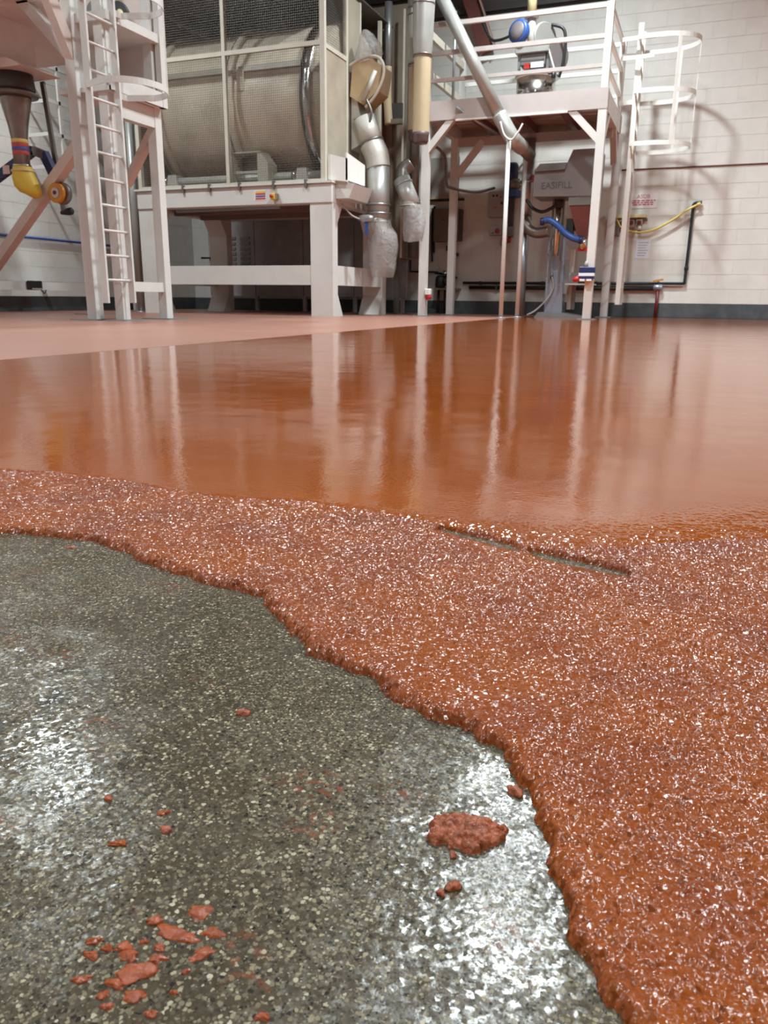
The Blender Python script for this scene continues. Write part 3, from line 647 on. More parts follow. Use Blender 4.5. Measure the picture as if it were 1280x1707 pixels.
tube('branch', 'funnel_steel', P, cat_rom([(-2.70, 12.55, 1.45), (-2.62, 12.5, 1.32), (-2.48, 12.45, 1.25), (-2.28, 12.4, 1.27)]), .085, 14)
box('bracket', 'red', P, -2.62, 12.5, 2.0, -2.56, 12.56, 2.08)
# ================================================================== platform (mezzanine)
PL = thing('steel_platform', 'white steel access platform on four posts with railings and brown decking', 'platform', (-2.7, 12.2, 0))
PX0, PX1, PY0, PY1, PZ = -3.94, -1.50, 11.4, 13.1, 2.93
for x, y in ((PX0, PY0), (PX1, PY0), (PX0 + .05, PY1 - .45), (PX1 + .04, PY1)):
    o = box('post', 'white_steel', PL, x - .055, y - .055, 0, x + .055, y + .055, PZ - .25)
    MB().box(x - .12, y - .12, 0, x + .12, y + .12, .012).build('base_plate', 'galv', o)
box('front_beam', 'shaded_white', PL, PX0 - .06, PY0 - .06, PZ - .25, PX1 + .06, PY0 + .06, PZ)  # shaded copy of the platform white
box('back_beam', 'shaded_white', PL, PX0 - .06, PY1 - .06, PZ - .25, PX1 + .06, PY1 + .06, PZ)
box('side_beam', 'white_steel', PL, PX0 - .05, PY0 + .06, PZ - .25, PX0 + .05, PY1 - .06, PZ)
box('side_beam', 'white_steel', PL, PX1 - .05, PY0 + .06, PZ - .25, PX1 + .05, PY1 - .06, PZ)
npl = 8; pw_ = (PY1 - PY0 - .12) / npl
for k in range(npl):
    y = PY0 + .06 + k * pw_
    box('plank', 'plank_brown', PL, PX0 + .05, y + .012, PZ - .08, PX1 - .05, y + pw_ - .012, PZ - .035)
for x in (-3.35, -2.72, -2.08): box('joist', 'maroon_steel', PL, x - .04, PY0 + .06, PZ - .20, x + .04, PY1 - .06, PZ - .08)
def knee(p, q, wd=.09): beam('knee_brace', 'white_steel', PL, p, q, wd)
knee((PX0, PY0, 2.28), (PX0 + .38, PY0, 2.70)); knee((PX1, PY0, 2.28), (PX1 - .42, PY0, 2.70))
knee((PX1, PY0, 2.28), (PX1, PY0 + .42, 2.70)); knee((PX1, PY1, 2.28), (PX1, PY1 - .42, 2.70)); knee((PX0, PY0, 2.28), (PX0, PY0 + .42, 2.70))
knee((PX0 + .05, PY1 - .45, 2.1), (PX0 + .5, PY1 - .45, 2.62)); beam('brace_beam', 'shaded_white', PL, (PX0, PY1 - .45, 2.62), (PX1, PY1 - .45, 2.62), .08, .12)
beam('front_flange', 'white_bright', PL, (-3.5, PY0 - .05, PZ - .262), (-1.95, PY0 - .05, PZ - .262), .05, .02)
for k, z in enumerate((3.20, 3.54, 3.89)):
    sz = .055 if k else .045
    beam('rail', 'shaded_white', PL, (PX0, PY0, z), (PX1, PY0, z), .045, sz)  # front rails take the shaded copy of the white, the others a brighter one
    beam('rail', 'white_bright', PL, (PX1, PY0, z), (PX1, PY1 if k < 2 else PY1, z), .045, sz)
    beam('rail', 'white_bright', PL, (PX0, PY1, z), (PX1, PY1, z), .045, sz)
for z in (3.30, 3.80): beam('rail', 'cream_frame', PL, (PX0, PY0, z), (PX0, PY1, z), .06, .10)
for x, y in ((PX0, PY0), (PX1, PY0), (PX1, PY1), (PX0, PY1), (-2.72, PY1)): box('rail_post', 'white_steel', PL, x - .045, y - .045, PZ, x + .045, y + .045, 3.92)
tube('conduit', 'galv', PL, [(-3.48, 11.28, 2.82), (-2.98, 11.7, 2.52)], .022, 8)
tube('hanger_rod', 'galv', PL, [(-3.72, 11.9, 2.93), (-3.72, 11.9, 4.2)], .022, 8)
# weighing unit on the platform
U = thing('weigh_feeder', 'stainless steel round feeder with grey motor discs standing on the platform', 'feeder', (-2.6, 12.3, PZ - .035))
lathe('drum', 'steel', U, (-2.595, 12.3, PZ - .034), (0, 0, 1), [(.28, 0), (.28, .42)], 40)
lathe('rim', 'steel', U, (-2.595, 12.3, PZ + .385), (0, 0, 1), [(.28, 0), (.315, .01), (.315, .04), (.29, .06), (.10, .065)], 40)
for a in (2.6, -.4): lathe('toggle_clamp', 'black', U, (-2.595 + .31 * math.cos(a), 12.3 + .31 * math.sin(a) - .1, PZ + .34), (0, 0, 1), [(.03, 0), (.035, .03), (.03, .08)], 10)
for x in (-2.83, -2.42): beam('frame_post', 'galv', U, (x, 12.18, PZ + .44), (x, 12.18, PZ + .80), .035)
box('frame_top', 'duct_grey', U, -2.88, 12.10, PZ + .70, -2.40, 12.42, PZ + .80, bevel=.01)
box('gear_box', 'machine_grey', U, -2.80, 12.14, PZ + .55, -2.45, 12.36, PZ + .70)
box('name_plate', 'paper', U, -2.64, 12.08, PZ + .50, -2.46, 12.10, PZ + .57)
box('plate_bar', 'steel_dark', U, -2.80, 12.08, PZ + .59, -2.46, 12.11, PZ + .61)
box('red_tag', 'red', U, -2.735, 12.08, PZ + .49, -2.66, 12.10, PZ + .56)
beam('stay', 'white_steel', U, (-2.42, 12.14, PZ + .76), (-2.30, 12.14, PZ + .44), .035, .02)
lathe('motor_disc', 'duct_grey', U, (-2.52, 12.28, PZ + .92), (.75, -.66, 0), [(.19, -.05), (.20, -.03), (.20, .03), (.18, .05)], 32)
lathe('motor_disc', 'machine_grey', U, (-2.37, 12.42, PZ + .72), (.75, -.66, 0), [(.21, -.05), (.22, -.03), (.22, .03), (.20, .05)], 32)
tube('column', 'duct_white', U, [(-2.66, 12.16, PZ + .74), (-2.68, 12.16, PZ + 1.16)], .06, 16)
lathe('column_flange', 'duct_white', U, (-2.68, 12.16, PZ + 1.14), (0, 0, 1), [(.06, 0), (.10, .006), (.10, .03), (.06, .036)], 18)
tube('inlet_pipe', 'pale_yellow', U, [(-2.68, 12.16, PZ + 1.17), (-2.69, 12.16, PZ + 1.62)], .065, 16)
tube('cable', 'black', U, cat_rom([(-2.42, 12.3, PZ + 1.08), (-2.26, 12.3, PZ + 1.02), (-2.21, 12.3, PZ + .86), (-2.22, 12.3, PZ + .62), (-2.27, 12.3, PZ + .40)]), .022, 8)
V = thing('air_filter', 'round blue-rimmed air filter fixed beside the yellow inlet pipe', 'filter', (-2.86, 12.1, PZ + .75))
lathe('rim', 'blue', V, (-2.84, 12.10, PZ + .98), (-.35, -.9, .05), [(.145, -.06), (.155, -.03), (.155, .03), (.12, .045)], 32)
lathe('mesh_face', 'machine_grey', V, (-2.855, 12.06, PZ + .985), (-.35, -.9, .05), [(.118, 0), (.11, .012), (.0, .016)], 32)
tube('feed_cable', 'black', V, cat_rom([(-2.98, 12.15, PZ + .95), (-3.15, 12.2, PZ + .93), (-3.3, 12.3, PZ + .99), (-3.5, 12.5, PZ + 1.3)]), .02, 8)
# caged ladder
def caged_ladder(t, X0, Ya, Yb, zb, zt, rungs, hoops, hx, hw, straps, mat, sw=.055):
    yc = (Ya + Yb) / 2
    for y in (Ya, Yb): beam('stringer', mat, t, (X0, y, zb), (X0, y, zt), .03, sw, (1, 0, 0)) if False else box('stringer', mat, t, X0 - sw / 2, y - .015, zb, X0 + sw / 2, y + .015, zt)
    z = rungs[0]
    while z < zt: tube('rung', mat, t, [(X0, Ya, z), (X0, Yb, z)], .014, 8); z += rungs[1]
    def hp(a): return (X0 + hx * (.30 + .70 * math.cos(a)) if abs(a) < math.pi / 2 else X0, yc + hw * math.sin(a))
    pts0 = [(X0, yc - hw)] + [(X0 + hx * .35 + hx * .65 * math.cos(a), yc + hw * math.sin(a)) for a in np.linspace(-math.pi / 2, math.pi / 2, 25)] + [(X0, yc + hw)]
    for z in hoops:
        m_ = MB(); b2 = .03
        for (xa, ya), (xb, yb) in zip(pts0[:-1], pts0[1:]): m_.beam((xa, ya, z), (xb, yb, z), .008, 2 * b2)
        m_.beam((X0, yc - hw, z), (X0, Ya, z), .02, 2 * b2); m_.beam((X0, yc + hw, z), (X0, Yb, z), .02, 2 * b2)
        m_.build('hoop', mat, t)
    for a in straps:
        x = X0 + hx * .35 + hx * .65 * math.cos(a) ; y = yc + hw * math.sin(a)
        beam('strap', mat, t, (x, y, hoops[-1] - .03), (x, y, hoops[0] + .03), .045, .008, (math.cos(a), math.sin(a), 0))
L = thing('caged_ladder', 'white ladder with safety cage against the back wall right of the platform', 'ladder', (-1.2, 12.8, 0))
caged_ladder(L, -1.22, 12.62, 13.02, .2, 4.0, (.45, .28), (3.78, 3.10, 2.42), .80, .40, (-1.05, 0.05, 1.05), 'white_bright', .07)
for z in (3.0, 3.6): beam('bracket', 'white_bright', L, (-1.44, 12.62, z), (-1.22, 12.62, z), .02, .06)
for z in (3.78, 3.54): beam('grab_rail', 'white_bright', L, (-1.45, 12.5, z), (-1.0, 12.46, z), .02, .05)
# filling machine under the platform
F = thing('filling_machine', 'grey sack filling machine with lettered hopper hood under the platform', 'machine', (-2.0, 12.2, 0))
MB().prism([(-2.46, 1.70), (-1.56, 1.68), (-1.56, 2.30), (-1.93, 2.30), (-2.03, 2.06), (-2.46, 2.06)], 'xz', 11.9, 12.5).build('hood', 'machine_grey', F)
MB().prism([(-2.46, 2.03), (-2.02, 2.04), (-2.0, 2.13), (-2.38, 2.13)], 'xz', 11.86, 12.5).build('lip', 'steel_dark', F)
text('lettering', 'EASIFILL', 'ink_dark', F, (-2.13, 11.897, 1.835), .125)
MB().add([(-1.94, 11.95, 1.69), (-1.60, 11.95, 1.69), (-1.60, 12.29, 1.69), (-1.94, 12.29, 1.69), (-1.94, 11.95, 1.58), (-1.60, 11.95, 1.58), (-1.60, 12.29, 1.58), (-1.94, 12.29, 1.58), (-1.80, 12.08, 1.12), (-1.68, 12.08, 1.12), (-1.68, 12.18, 1.12), (-1.80, 12.18, 1.12)],
         [(0, 1, 2, 3), (0, 4, 5, 1), (1, 5, 6, 2), (2, 6, 7, 3), (3, 7, 4, 0), (4, 8, 9, 5), (5, 9, 10, 6), (6, 10, 11, 7), (7, 11, 8, 4), (8, 11, 10, 9)]).build('funnel', 'maroon_steel', F)
box('funnel_collar', 'steel', F, -1.95, 11.94, 1.57, -1.59, 12.3, 1.68)
box('sack_clamp', 'black', F, -1.96, 12.1, 1.24, -1.66, 12.2, 1.34)
box('clamp_block', 'black', F, -1.98, 12.05, 1.18, -1.88, 12.2, 1.40)
tube('mast', 'steel', F, [(-2.15, 12.3, .9), (-2.15, 12.3, 1.72)], .045, 14)
lathe('mast_collar', 'dark_grey', F, (-2.15, 12.3, 1.58), (0, 0, 1), [(.07, 0), (.07, .14)], 14)
for x in (-2.08, -2.23): beam('mast_rail', 'steel_dark', F, (x, 12.32, .5), (x, 12.32, 1.72), .03)
tube('cable', 'black', F, cat_rom([(-2.62, 12.2, 1.70), (-2.52, 12.2, 1.58), (-2.38, 12.2, 1.52), (-2.25, 12.2, 1.56), (-2.16, 12.2, 1.62)]), .024, 8)
MB().prism([(-2.30, .04), (-2.02, .04), (-2.06, 1.22), (-2.30, 1.22)], 'xz', 12.45, 12.75).build('cabinet', 'blue_grey', F, .01)
box('keyhole_plate', 'duct_white', F, -2.26, 12.44, 1.06, -2.20, 12.45, 1.15)
lathe('gland', 'steel_dark', F, (-2.22, 12.44, .62), (0, -1, 0), [(.04, 0), (.035, .02), (.015, .03)], 12)
tube('lead', 'grey_box', F, cat_rom([(-2.2, 12.42, .60), (-2.17, 12.40, .45), (-2.24, 12.38, .28), (-2.4, 12.3, .1), (-2.52, 12.25, .03)]), .014, 8)
box('side_column', 'galv', F, -2.04, 12.5, .35, -1.97, 12.62, .78)
box('frame_leg', 'duct_white', F, -1.97, 12.55, .12, -1.91, 12.65, 1.0)
box('frame_leg', 'machine_grey', F, -1.91, 12.55, .12, -1.86, 12.65, .5)
box('sack_shelf', 'duct_white', F, -1.96, 12.2, .48, -1.55, 12.6, .50)
box('junction', 'machine_grey', F, -1.90, 12.3, .50, -1.80, 12.4, .66)
MB().prism([(-2.42, 0), (-1.64, 0), (-1.70, .02), (-2.0, .07), (-2.36, .075)], 'xz', 12.3, 12.85).build('foot_plate', 'galv', F)
tube('bag_spout', 'steel', F, [(-1.73, 12.1, .98), (-1.73, 12.1, 1.14)], .05, 12)
box('red_valve', 'red', F, -1.80, 12.08, .95, -1.66, 12.14, 1.0)
o = thing('blue_hose', 'short blue hose looping from the elbow branch to the sack spout', 'hose', (-2.0, 12.0, 1.1))
tube('sleeve', 'blue', o, cat_rom([(-2.33, 12.0, 1.37), (-2.22, 12.0, 1.38), (-2.10, 12.0, 1.31), (-1.98, 12.0, 1.20), (-1.86, 12.0, 1.13), (-1.76, 12.02, 1.10)]), .045, 14)
lathe('cuff', 'blue_dark', o, (-2.35, 12.0, 1.365), (1, 0, .05), [(.05, 0), (.055, .01), (.055, .05), (.046, .06)], 14)
lathe('cuff', 'blue_dark', o, (-1.78, 12.02, 1.105), (1, 0, -.1), [(.046, 0), (.055, .01), (.055, .05), (.05, .06)], 14)
o = thing('post_socket', 'white and red socket outlet on the left platform post', 'socket', (-3.86, 11.36, .25))
box('housing', 'white_bright', o, -3.884, 11.30, .31, -3.80, 11.40, .40, bevel=.01)
lathe('outlet', 'red', o, (-3.84, 11.35, .315), (.2, 0, -1), [(.04, 0), (.045, .03), (.04, .07)], 14)
o = thing('post_socket', 'blue and white double socket strapped round the right platform post', 'socket', (-1.52, 11.3, .5))
box('black_top', 'blue_dark', o, -1.63, 11.26, .62, -1.42, 11.344, .70, bevel=.006)
box('blue_band', 'paper', o, -1.635, 11.258, .58, -1.425, 11.344, .62)
box('lower_band', 'blue_dark', o, -1.625, 11.262, .54, -1.43, 11.344, .58)
for x in (-1.58, -1.49): box('outlet', 'white_bright', o, x - .035, 11.25, .515, x + .035, 11.344, .54)
lathe('red_plug', 'red', o, (-1.66, 11.3, .54), (-1, 0, -.2), [(.035, -.04), (.04, .0), (.03, .05)], 12)
lathe('cable_loop', 'grey_box', o, (-1.55, 11.33, .70), (0, 0, 1), [(.03, 0), (.025, .05), (.012, .08)], 10)
# ================================================================== wall services
W0 = YB
def wallbox(t, name, mat, x0, z0, x1, z1, d=.12, bevel=.008): return box(name, mat, t, x0, W0 - d, z0, x1, W0 - .0015, z1, bevel=bevel)
o = thing('control_box', 'grey control cabinet with indicator lamps on the wall behind the slim poles', 'control box', (-3.43, W0 - .1, 1.61)); wallbox(o, 'case', 'grey_box', -3.59, 1.61, -3.28, 2.02, .18)
for x, z, c_ in ((-3.50, 1.95, 'dark_grey'), (-3.44, 1.95, 'dark_red'), (-3.37, 1.92, 'orange'), (-3.35, 1.83, 'black'), (-3.46, 1.76, 'orange')): lathe('lamp', c_, o, (x, W0 - .18, z), (0, -1, 0), [(.02, 0), (.018, .015), (.0, .02)], 12)
beam('door_edge', 'dark_grey', o, (-3.595, W0 - .12, 1.62), (-3.595, W0 - .12, 2.01), .012)
o = thing('stop_box', 'small light grey box with a red stop button below the control cabinet', 'switch', (-3.44, W0 - .1, 1.32)); wallbox(o, 'case', 'grey_box', -3.56, 1.32, -3.34, 1.47, .12)
lathe('button', 'red', o, (-3.42, W0 - .12, 1.39), (0, -1, 0), [(.035, 0), (.04, .02), (.025, .03)], 14)
box('slot', 'dark_grey', o, -3.52, W0 - .123, 1.35, -3.48, W0 - .12, 1.37)
o = thing('trunking', 'dark vertical cable trunking right of the control cabinet', 'trunking', (-3.2, W0 - .05, 1.2)); wallbox(o, 'run', 'dark_grey', -3.25, 1.4, -3.17, 2.0, .1); wallbox(o, 'isolator', 'machine_grey', -3.27, 1.30, -3.16, 1.46, .14)
lathe('red_plug', 'red', o, (-3.22, W0 - .08, 1.20), (0, 0, 1), [(.03, 0), (.035, .05), (.02, .1)], 12)
tube('cable', 'grey_box', o, cat_rom([(-3.33, W0 - .06, 1.32), (-3.37, W0 - .06, 1.2), (-3.32, W0 - .06, 1.14), (-3.24, W0 - .06, 1.2)]), .012, 6)
o = thing('pump_motor', 'blue pump motor assembly high on the wall beside the drop pipe', 'motor', (-3.15, W0 - .2, 1.9))
lathe('motor', 'blue_dark', o, (-3.18, W0 - .25, 2.18), (0, 0, 1), [(.09, 0), (.10, .02), (.10, .22), (.07, .26)], 18)
lathe('gear_case', 'machine_grey', o, (-3.14, W0 - .25, 2.04), (0, 0, 1), [(.08, 0), (.11, .04), (.09, .15)], 16)
box('foot', 'blue', o, -3.28, W0 - .32, 1.92, -3.08, W0 - .0015, 2.03)
tube('loop', 'steel', o, cat_rom([(-3.1, W0 - .25, 2.3), (-3.0, W0 - .25, 2.42), (-2.9, W0 - .25, 2.36)]), .02, 8)
o = thing('electrical_cabinet', 'olive grey electrical cabinet on the dark wall left of the platform back post', 'cabinet', (-4.3, W0 - .1, 1.23)); wallbox(o, 'case', 'olive_box', -4.55, 1.23, -4.10, 1.77, .2)
box('side', 'dark_grey', o, -4.10, W0 - .19, 1.24, -4.07, W0 - .0015, 1.76)
for x in (-4.40, -4.24): box('vent', 'ink_dark', o, x, W0 - .203, 1.58, x + .05, W0 - .2, 1.60)
for dx, a, c_ in ((0, 1.72, .9), (.03, 1.75, 1.05)): tube('cable', 'black', o, cat_rom([(-4.62 + dx, W0 - .05, a + .08), (-4.63 + dx, W0 - .05, 1.5), (-4.61 + dx, W0 - .05, c_)]), .02, 6)
o = thing('wall_pump', 'dark oily pump set on a low bracket shelf left of the platform back post', 'pump', (-4.3, W0 - .2, .24))
box('shelf', 'olive_box', o, -4.47, W0 - .35, .41, -4.06, W0 - .0015, .44)
lathe('body', 'black', o, (-4.40, W0 - .2, .44), (0, 0, 1), [(.07, 0), (.09, .03), (.08, .18), (.05, .22)], 16)
lathe('motor', 'dark_grey', o, (-4.32, W0 - .2, .56), (1, 0, .05), [(.06, 0), (.075, .02), (.07, .18), (.03, .2)], 16)
lathe('gauge', 'steel', o, (-4.30, W0 - .25, .70), (0, -1, 0), [(.03, 0), (.035, .02), (.0, .022)], 14)
for k, (a, c_) in enumerate((((-4.5, .70), (-4.12, .66)), ((-4.42, .64), (-4.08, .62)))): tube('pipework', 'dark_pipe', o, [(a[0], W0 - .2, a[1]), (c_[0], W0 - .2, c_[1])], .02, 8)
for x in (-4.42, -4.30): tube('drain', 'black', o, [(x, W0 - .2, .41), (x, W0 - .2, .02)], .022, 8)
tube('hose_loop', 'pale_yellow', o, cat_rom([(-4.50, W0 - .08, 1.0), (-4.46, W0 - .08, .80), (-4.32, W0 - .08, .74), (-4.20, W0 - .08, .88), (-4.18, W0 - .08, 1.05)]), .010, 6)
box('outlet_box', 'dark_grey', o, -4.34, W0 - .1, 1.08, -4.20, W0 - .0015, 1.16); box('tap', 'black', o, -4.2, W0 - .14, .99, -4.12, W0 - .02, 1.04)
o = thing('black_conduit', 'black conduit with a tee above the olive cabinet', 'conduit', (-4.4, W0 - .04, 1.9)); tube('run', 'black', o, [(-4.9, W0 - .03, 1.93), (-4.06, W0 - .03, 1.93)], .022, 8); tube('riser', 'black', o, [(-4.18, W0 - .03, 1.93), (-4.18, W0 - .03, 2.62)], .018, 8)
o = thing('blue_pipe', 'thin dark blue pipe bending along the wall behind the bagged branch duct', 'pipe', (-5.0, W0 - .04, .73)); tube('run', 'blue_dark', o, [(-5.03, W0 - .03, 1.25), (-5.03, W0 - .03, .73), (-4.5, W0 - .03, .72)], .018, 8)
o = thing('wall_panel', 'pale sheet panel on the back wall left of the platform back post', 'panel', (-4.5, W0 - .02, 1.98)); wallbox(o, 'sheet', 'grey_box', -4.85, 1.98, -4.22, 2.62, .02, 0); box('bottom_edge', 'tan', o, -4.85, W0 - .03, 1.95, -4.22, W0 - .0015, 1.98)
o = thing('conduit_bend', 'grey conduit bending under the decking towards the control cabinet', 'conduit', (-3.75, 12.6, 1.9)); tube('run', 'steel_dark', o, cat_rom([(-4.15, 12.2, 2.55), (-3.95, 12.3, 2.38), (-3.92, 12.35, 2.0), (-3.85, 12.4, 1.93), (-3.6, 12.9, 1.92), (-3.45, 13.5, 2.05)]), .022, 8)
# right hand wall services
o = thing('warning_sign', 'white wall sign with red capitals above the switch boxes', 'sign', (-1.08, W0 - .01, 1.70)); wallbox(o, 'board', 'sign_white', -1.31, 1.70, -.855, 1.925, .008, 0)
text('heading', 'ASDB', 'sign_red', o, (-1.075, W0 - .0085, 1.875), .085)
rnd = random.Random(3)
for z, x0, x1 in ((1.815, -1.29, -.86), (1.785, -1.25, -.90), (1.755, -1.23, -.92)):
    x = x0; mbl = MB()
    while x < x1 - .02:
        l_ = rnd.uniform(.03, .075); mbl.box(x, W0 - .0092, z - .009, min(x + l_, x1), W0 - .008, z + .009); x += l_ + .014
    mbl.build('text_line', 'sign_red', o)
o = thing('socket_bank', 'cream shelf with red and white sockets under the warning sign', 'sockets', (-1.15, W0 - .1, 1.4))
wallbox(o, 'shelf', 'pale_yellow', -1.55, 1.545, -1.0, 1.60, .14)
for x, zt, c_ in ((-1.36, 1.53, 'dark_red'), (-1.22, 1.53, 'dark_red'), (-1.10, 1.53, 'dark_red')):
    q = wallbox(o, 'socket', 'grey_box', x - .05, 1.40 if x < -1.15 else 1.44, x + .05, zt, .10); lathe('flap', c_, q, (x, W0 - .10, 1.475), (0, -1, 0), [(.032, 0), (.036, .02), (.02, .03)], 12)
wallbox(o, 'end_socket', 'machine_grey', -1.06, 1.51, -.98, 1.545, .08, 0)
lathe('plug', 'white_bright', o, (-1.09, W0 - .08, 1.37), (0, 0, 1), [(.03, 0), (.035, .03), (.02, .06)], 12); lathe('plug_base', 'dark_red', o, (-1.09, W0 - .08, 1.31), (0, 0, 1), [(.03, 0), (.034, .05)], 12)
wallbox(o, 'lower_box', 'machine_grey', -1.55, 1.28, -1.40, 1.50, .1)
o = thing('paper_notice', 'pale blue typed paper notice on the wall below the sockets', 'notice', (-1.01, W0 - .005, .93)); wallbox(o, 'sheet', 'paper', -1.12, .93, -.90, 1.22, .004, 0)
for k in range(6): box('text_line', 'blue_grey', o, -1.09, W0 - .0048, 1.17 - k * .04, -.93 - .02 * (k % 3), W0 - .004, 1.18 - k * .04)
o = thing('yellow_hose', 'yellow hose sagging between the platform and the black riser pipe', 'hose', (-.85, W0 - .1, 1.3))
tube('hose', 'yellow_hose', o, cat_rom([(-1.50, W0 - .1, 1.72), (-1.47, W0 - .1, 1.58), (-1.38, W0 - .1, 1.42), (-1.22, W0 - .1, 1.345), (-1.02, W0 - .1, 1.33), (-.82, W0 - .1, 1.38), (-.60, W0 - .1, 1.50), (-.40, W0 - .1, 1.64), (-.25, W0 - .09, 1.72)]), .017, 10)
lathe('end_fitting', 'yellow_hose', o, (-.26, W0 - .09, 1.715), (1, 0, .4), [(.02, 0), (.026, .01), (.026, .05), (.015, .06)], 10)
o = thing('riser_pipe', 'black riser pipe climbing the white wall to the yellow hose', 'pipe', (-.31, W0 - .05, .52))
tube('riser', 'dark_pipe', o, cat_rom([(-.315, W0 - .045, .53), (-.312, W0 - .045, 1.0), (-.31, W0 - .045, 1.66), (-.30, W0 - .045, 1.73), (-.27, W0 - .05, 1.755), (-.19, W0 - .06, 1.76)]), .024, 10)
lathe('coupling', 'dark_pipe', o, (-.312, W0 - .045, .74), (0, 0, 1), [(.03, 0), (.034, .01), (.034, .05), (.03, .06)], 12)
o = thing('upper_wall_pipe', 'upper of the two black pipes along the back wall near the floor', 'pipe', (-2.1, W0 - .04, .52)); tube('run', 'dark_pipe', o, [(-4.02, W0 - .045, .535), (-.31, W0 - .045, .535)], .023, 10)
for x in (-3.7, -2.6, -1.7): box('clip', 'black', o, x - .015, W0 - .07, .50, x + .015, W0 - .0015, .565)
o = thing('lower_wall_pipe', 'lower thicker black pipe along the back wall ending at the red valve', 'pipe', (-2.4, W0 - .04, .44)); tube('run', 'black', o, [(-3.9, W0 - .05, .455), (-.74, W0 - .05, .455)], .032, 10)
for x in (-3.4, -2.3, -1.3): box('clip', 'dark_grey', o, x - .015, W0 - .085, .41, x + .015, W0 - .0015, .495)
o = thing('red_valve', 'floor standing dark red pipe with a valve and orange lever by the white wall', 'valve', (-.71, W0 - .06, 0))
tube('standpipe', 'dark_red', o, [(-.71, W0 - .06, 0), (-.71, W0 - .06, .45)], .027, 12)
lathe('valve_body', 'blue_grey', o, (-.79, W0 - .06, .475), (1, 0, 0), [(.03, 0), (.05, .02), (.05, .13), (.03, .15)], 14)
beam('lever', 'orange', o, (-.80, W0 - .08, .565), (-.64, W0 - .08, .60), .03, .03)
tube('stem', 'blue_dark', o, [(-.71, W0 - .06, .5), (-.72, W0 - .075, .57)], .018, 8)
o = thing('wall_cable', 'thin reddish cable clipped straight along the white wall', 'cable', (0, W0 - .01, 2.25)); tube('run', 'maroon_steel', o, [(-1.45, W0 - .01, 2.285), (1.6, W0 - .01, 2.285)], .010, 6)
o = thing('roof_brace', 'dark red steel roof brace behind the platform railing', 'brace', (-3.9, W0 - .1, 4.2)); beam('web', 'maroon_steel', o, (-4.22, W0 - .12, 5.35), (-3.72, W0 - .12, 4.15), .12, .22, (1, 0, 0)); beam('flange', 'plank_brown', o, (-4.05, W0 - .2, 5.35), (-3.58, W0 - .2, 4.2), .10, .02, (1, 0, 0))
for k, z in enumerate((4.78, 5.1)): struct('trim_%d' % (3 + k), 'dark_grey', 'dark steel purlin on the cladding', XW, YB - .02, z, 2.0, YB + .04, z + .1)
# ================================================================== left tower, ladder and spout
TW = thing('steel_tower', 'white steel tower with knee braces and deck tinted with painted floor bounce at the left edge', 'tower', (-6.0, 7.0, 0))
def tpost(x, y, zt, wd=.115):
    o = box('post', 'white_steel', TW, x - wd / 2, y - wd / 2, 0, x + wd / 2, y + wd / 2, zt)
    MB().box(x - .2, y - .17, 0, x + .17, y + .17, .014).build('base_plate', 'galv', o)
    return o
LX, LY, MX_, MY_, RY_ = -5.93, 6.63, -5.63, 6.70, 7.42
tpost(LX, LY, 3.4); tpost(MX_, MY_, 3.4, .105); tpost(MX_, RY_, 3.4, .105)
tpost(-9.0, LY, 3.0); tpost(-7.6, 8.5, 3.0)
box('deck', 'bounce_pink', TW, -9.4, 5.2, 3.0, -6.3, 8.42, 3.1)  # underside colour holds the floor bounce
beam('knee_brace', 'white_steel', TW, (LX, LY, 2.46), (LX - .60, LY, 3.06), .10)
beam('knee_brace', 'bounce_pink', TW, (LX, LY, 2.44), (LX - .04, LY - .3, 3.06), .10)
beam('deck_beam', 'bounce_pink', TW, (LX - 3.2, LY, 3.05), (LX, LY, 3.05), .1, .14)
beam('long_brace', 'bounce_pink', TW, (-8.3, 7.5, .52), (-6.2, 7.0, 1.85), .10, .12)
beam('low_rail', 'white_steel', TW, (MX_, MY_, .345), (MX_, RY_, .345), .06, .10)
beam('low_rail', 'white_steel', TW, (MX_ + .01, MY_ - .06, .385), (MX_ + .01, MY_ + .10, .385), .08, .02)
beam('mid_beam', 'white_steel', TW, (MX_, MY_ - .05, 2.06), (MX_, RY_ + .05, 2.06), .09, .19)
beam('rear_brace', 'bounce_pink', TW, (MX_, RY_, 1.98), (MX_ - .5, RY_ + .1, 1.45), .08)
# cabinet bay on the tower
E_ = thing('tower_bay', 'open white equipment bay bolted to the tower above head height', 'bay', (-5.75, 7.05, 2.16))
box('floor_pan', 'white_steel', E_, -6.15, 6.62, 2.16, -5.5, 7.47, 2.20)
box('front_sill', 'white_steel', E_, -5.52, 6.62, 2.16, -5.49, 7.47, 2.30)
box('back_sheet', 'bounce_pink', E_, -6.15, 6.75, 2.2, -6.12, 7.47, 3.5)
box('end_sheet', 'bounce_pink', E_, -6.15, 7.44, 2.2, -5.5, 7.47, 3.5)
box('shelf', 'white_steel', E_, -6.12, 6.62, 2.76, -5.5, 7.44, 2.84)
box('corner_post', 'white_steel', E_, -5.55, 7.40, 2.16, -5.485, 7.475, 3.5)
MB().prism([(6.9, 2.2), (7.35, 2.2), (6.9, 2.75)], 'yz', -6.0, -5.985).build('gusset', 'white_steel', E_)
Mo = thing('gear_motor', 'black and steel gear motor on the tower bay shelf', 'motor', (-5.7, 7.1, 2.842))
lathe('drum', 'black', Mo, (-5.80, 7.12, 2.95), (.8, -.5, 0), [(.09, 0), (.105, .02), (.105, .14), (.08, .16)], 20)
lathe('shaft_face', 'pale_yellow', Mo, (-5.675, 7.042, 2.95), (.8, -.5, 0), [(.05, 0), (.045, .012), (0, .014)], 16)
lathe('body', 'galv', Mo, (-5.82, 6.82, 2.93), (0, 1, 0), [(.07, 0), (.085, .02), (.085, .16), (.06, .2)], 16)
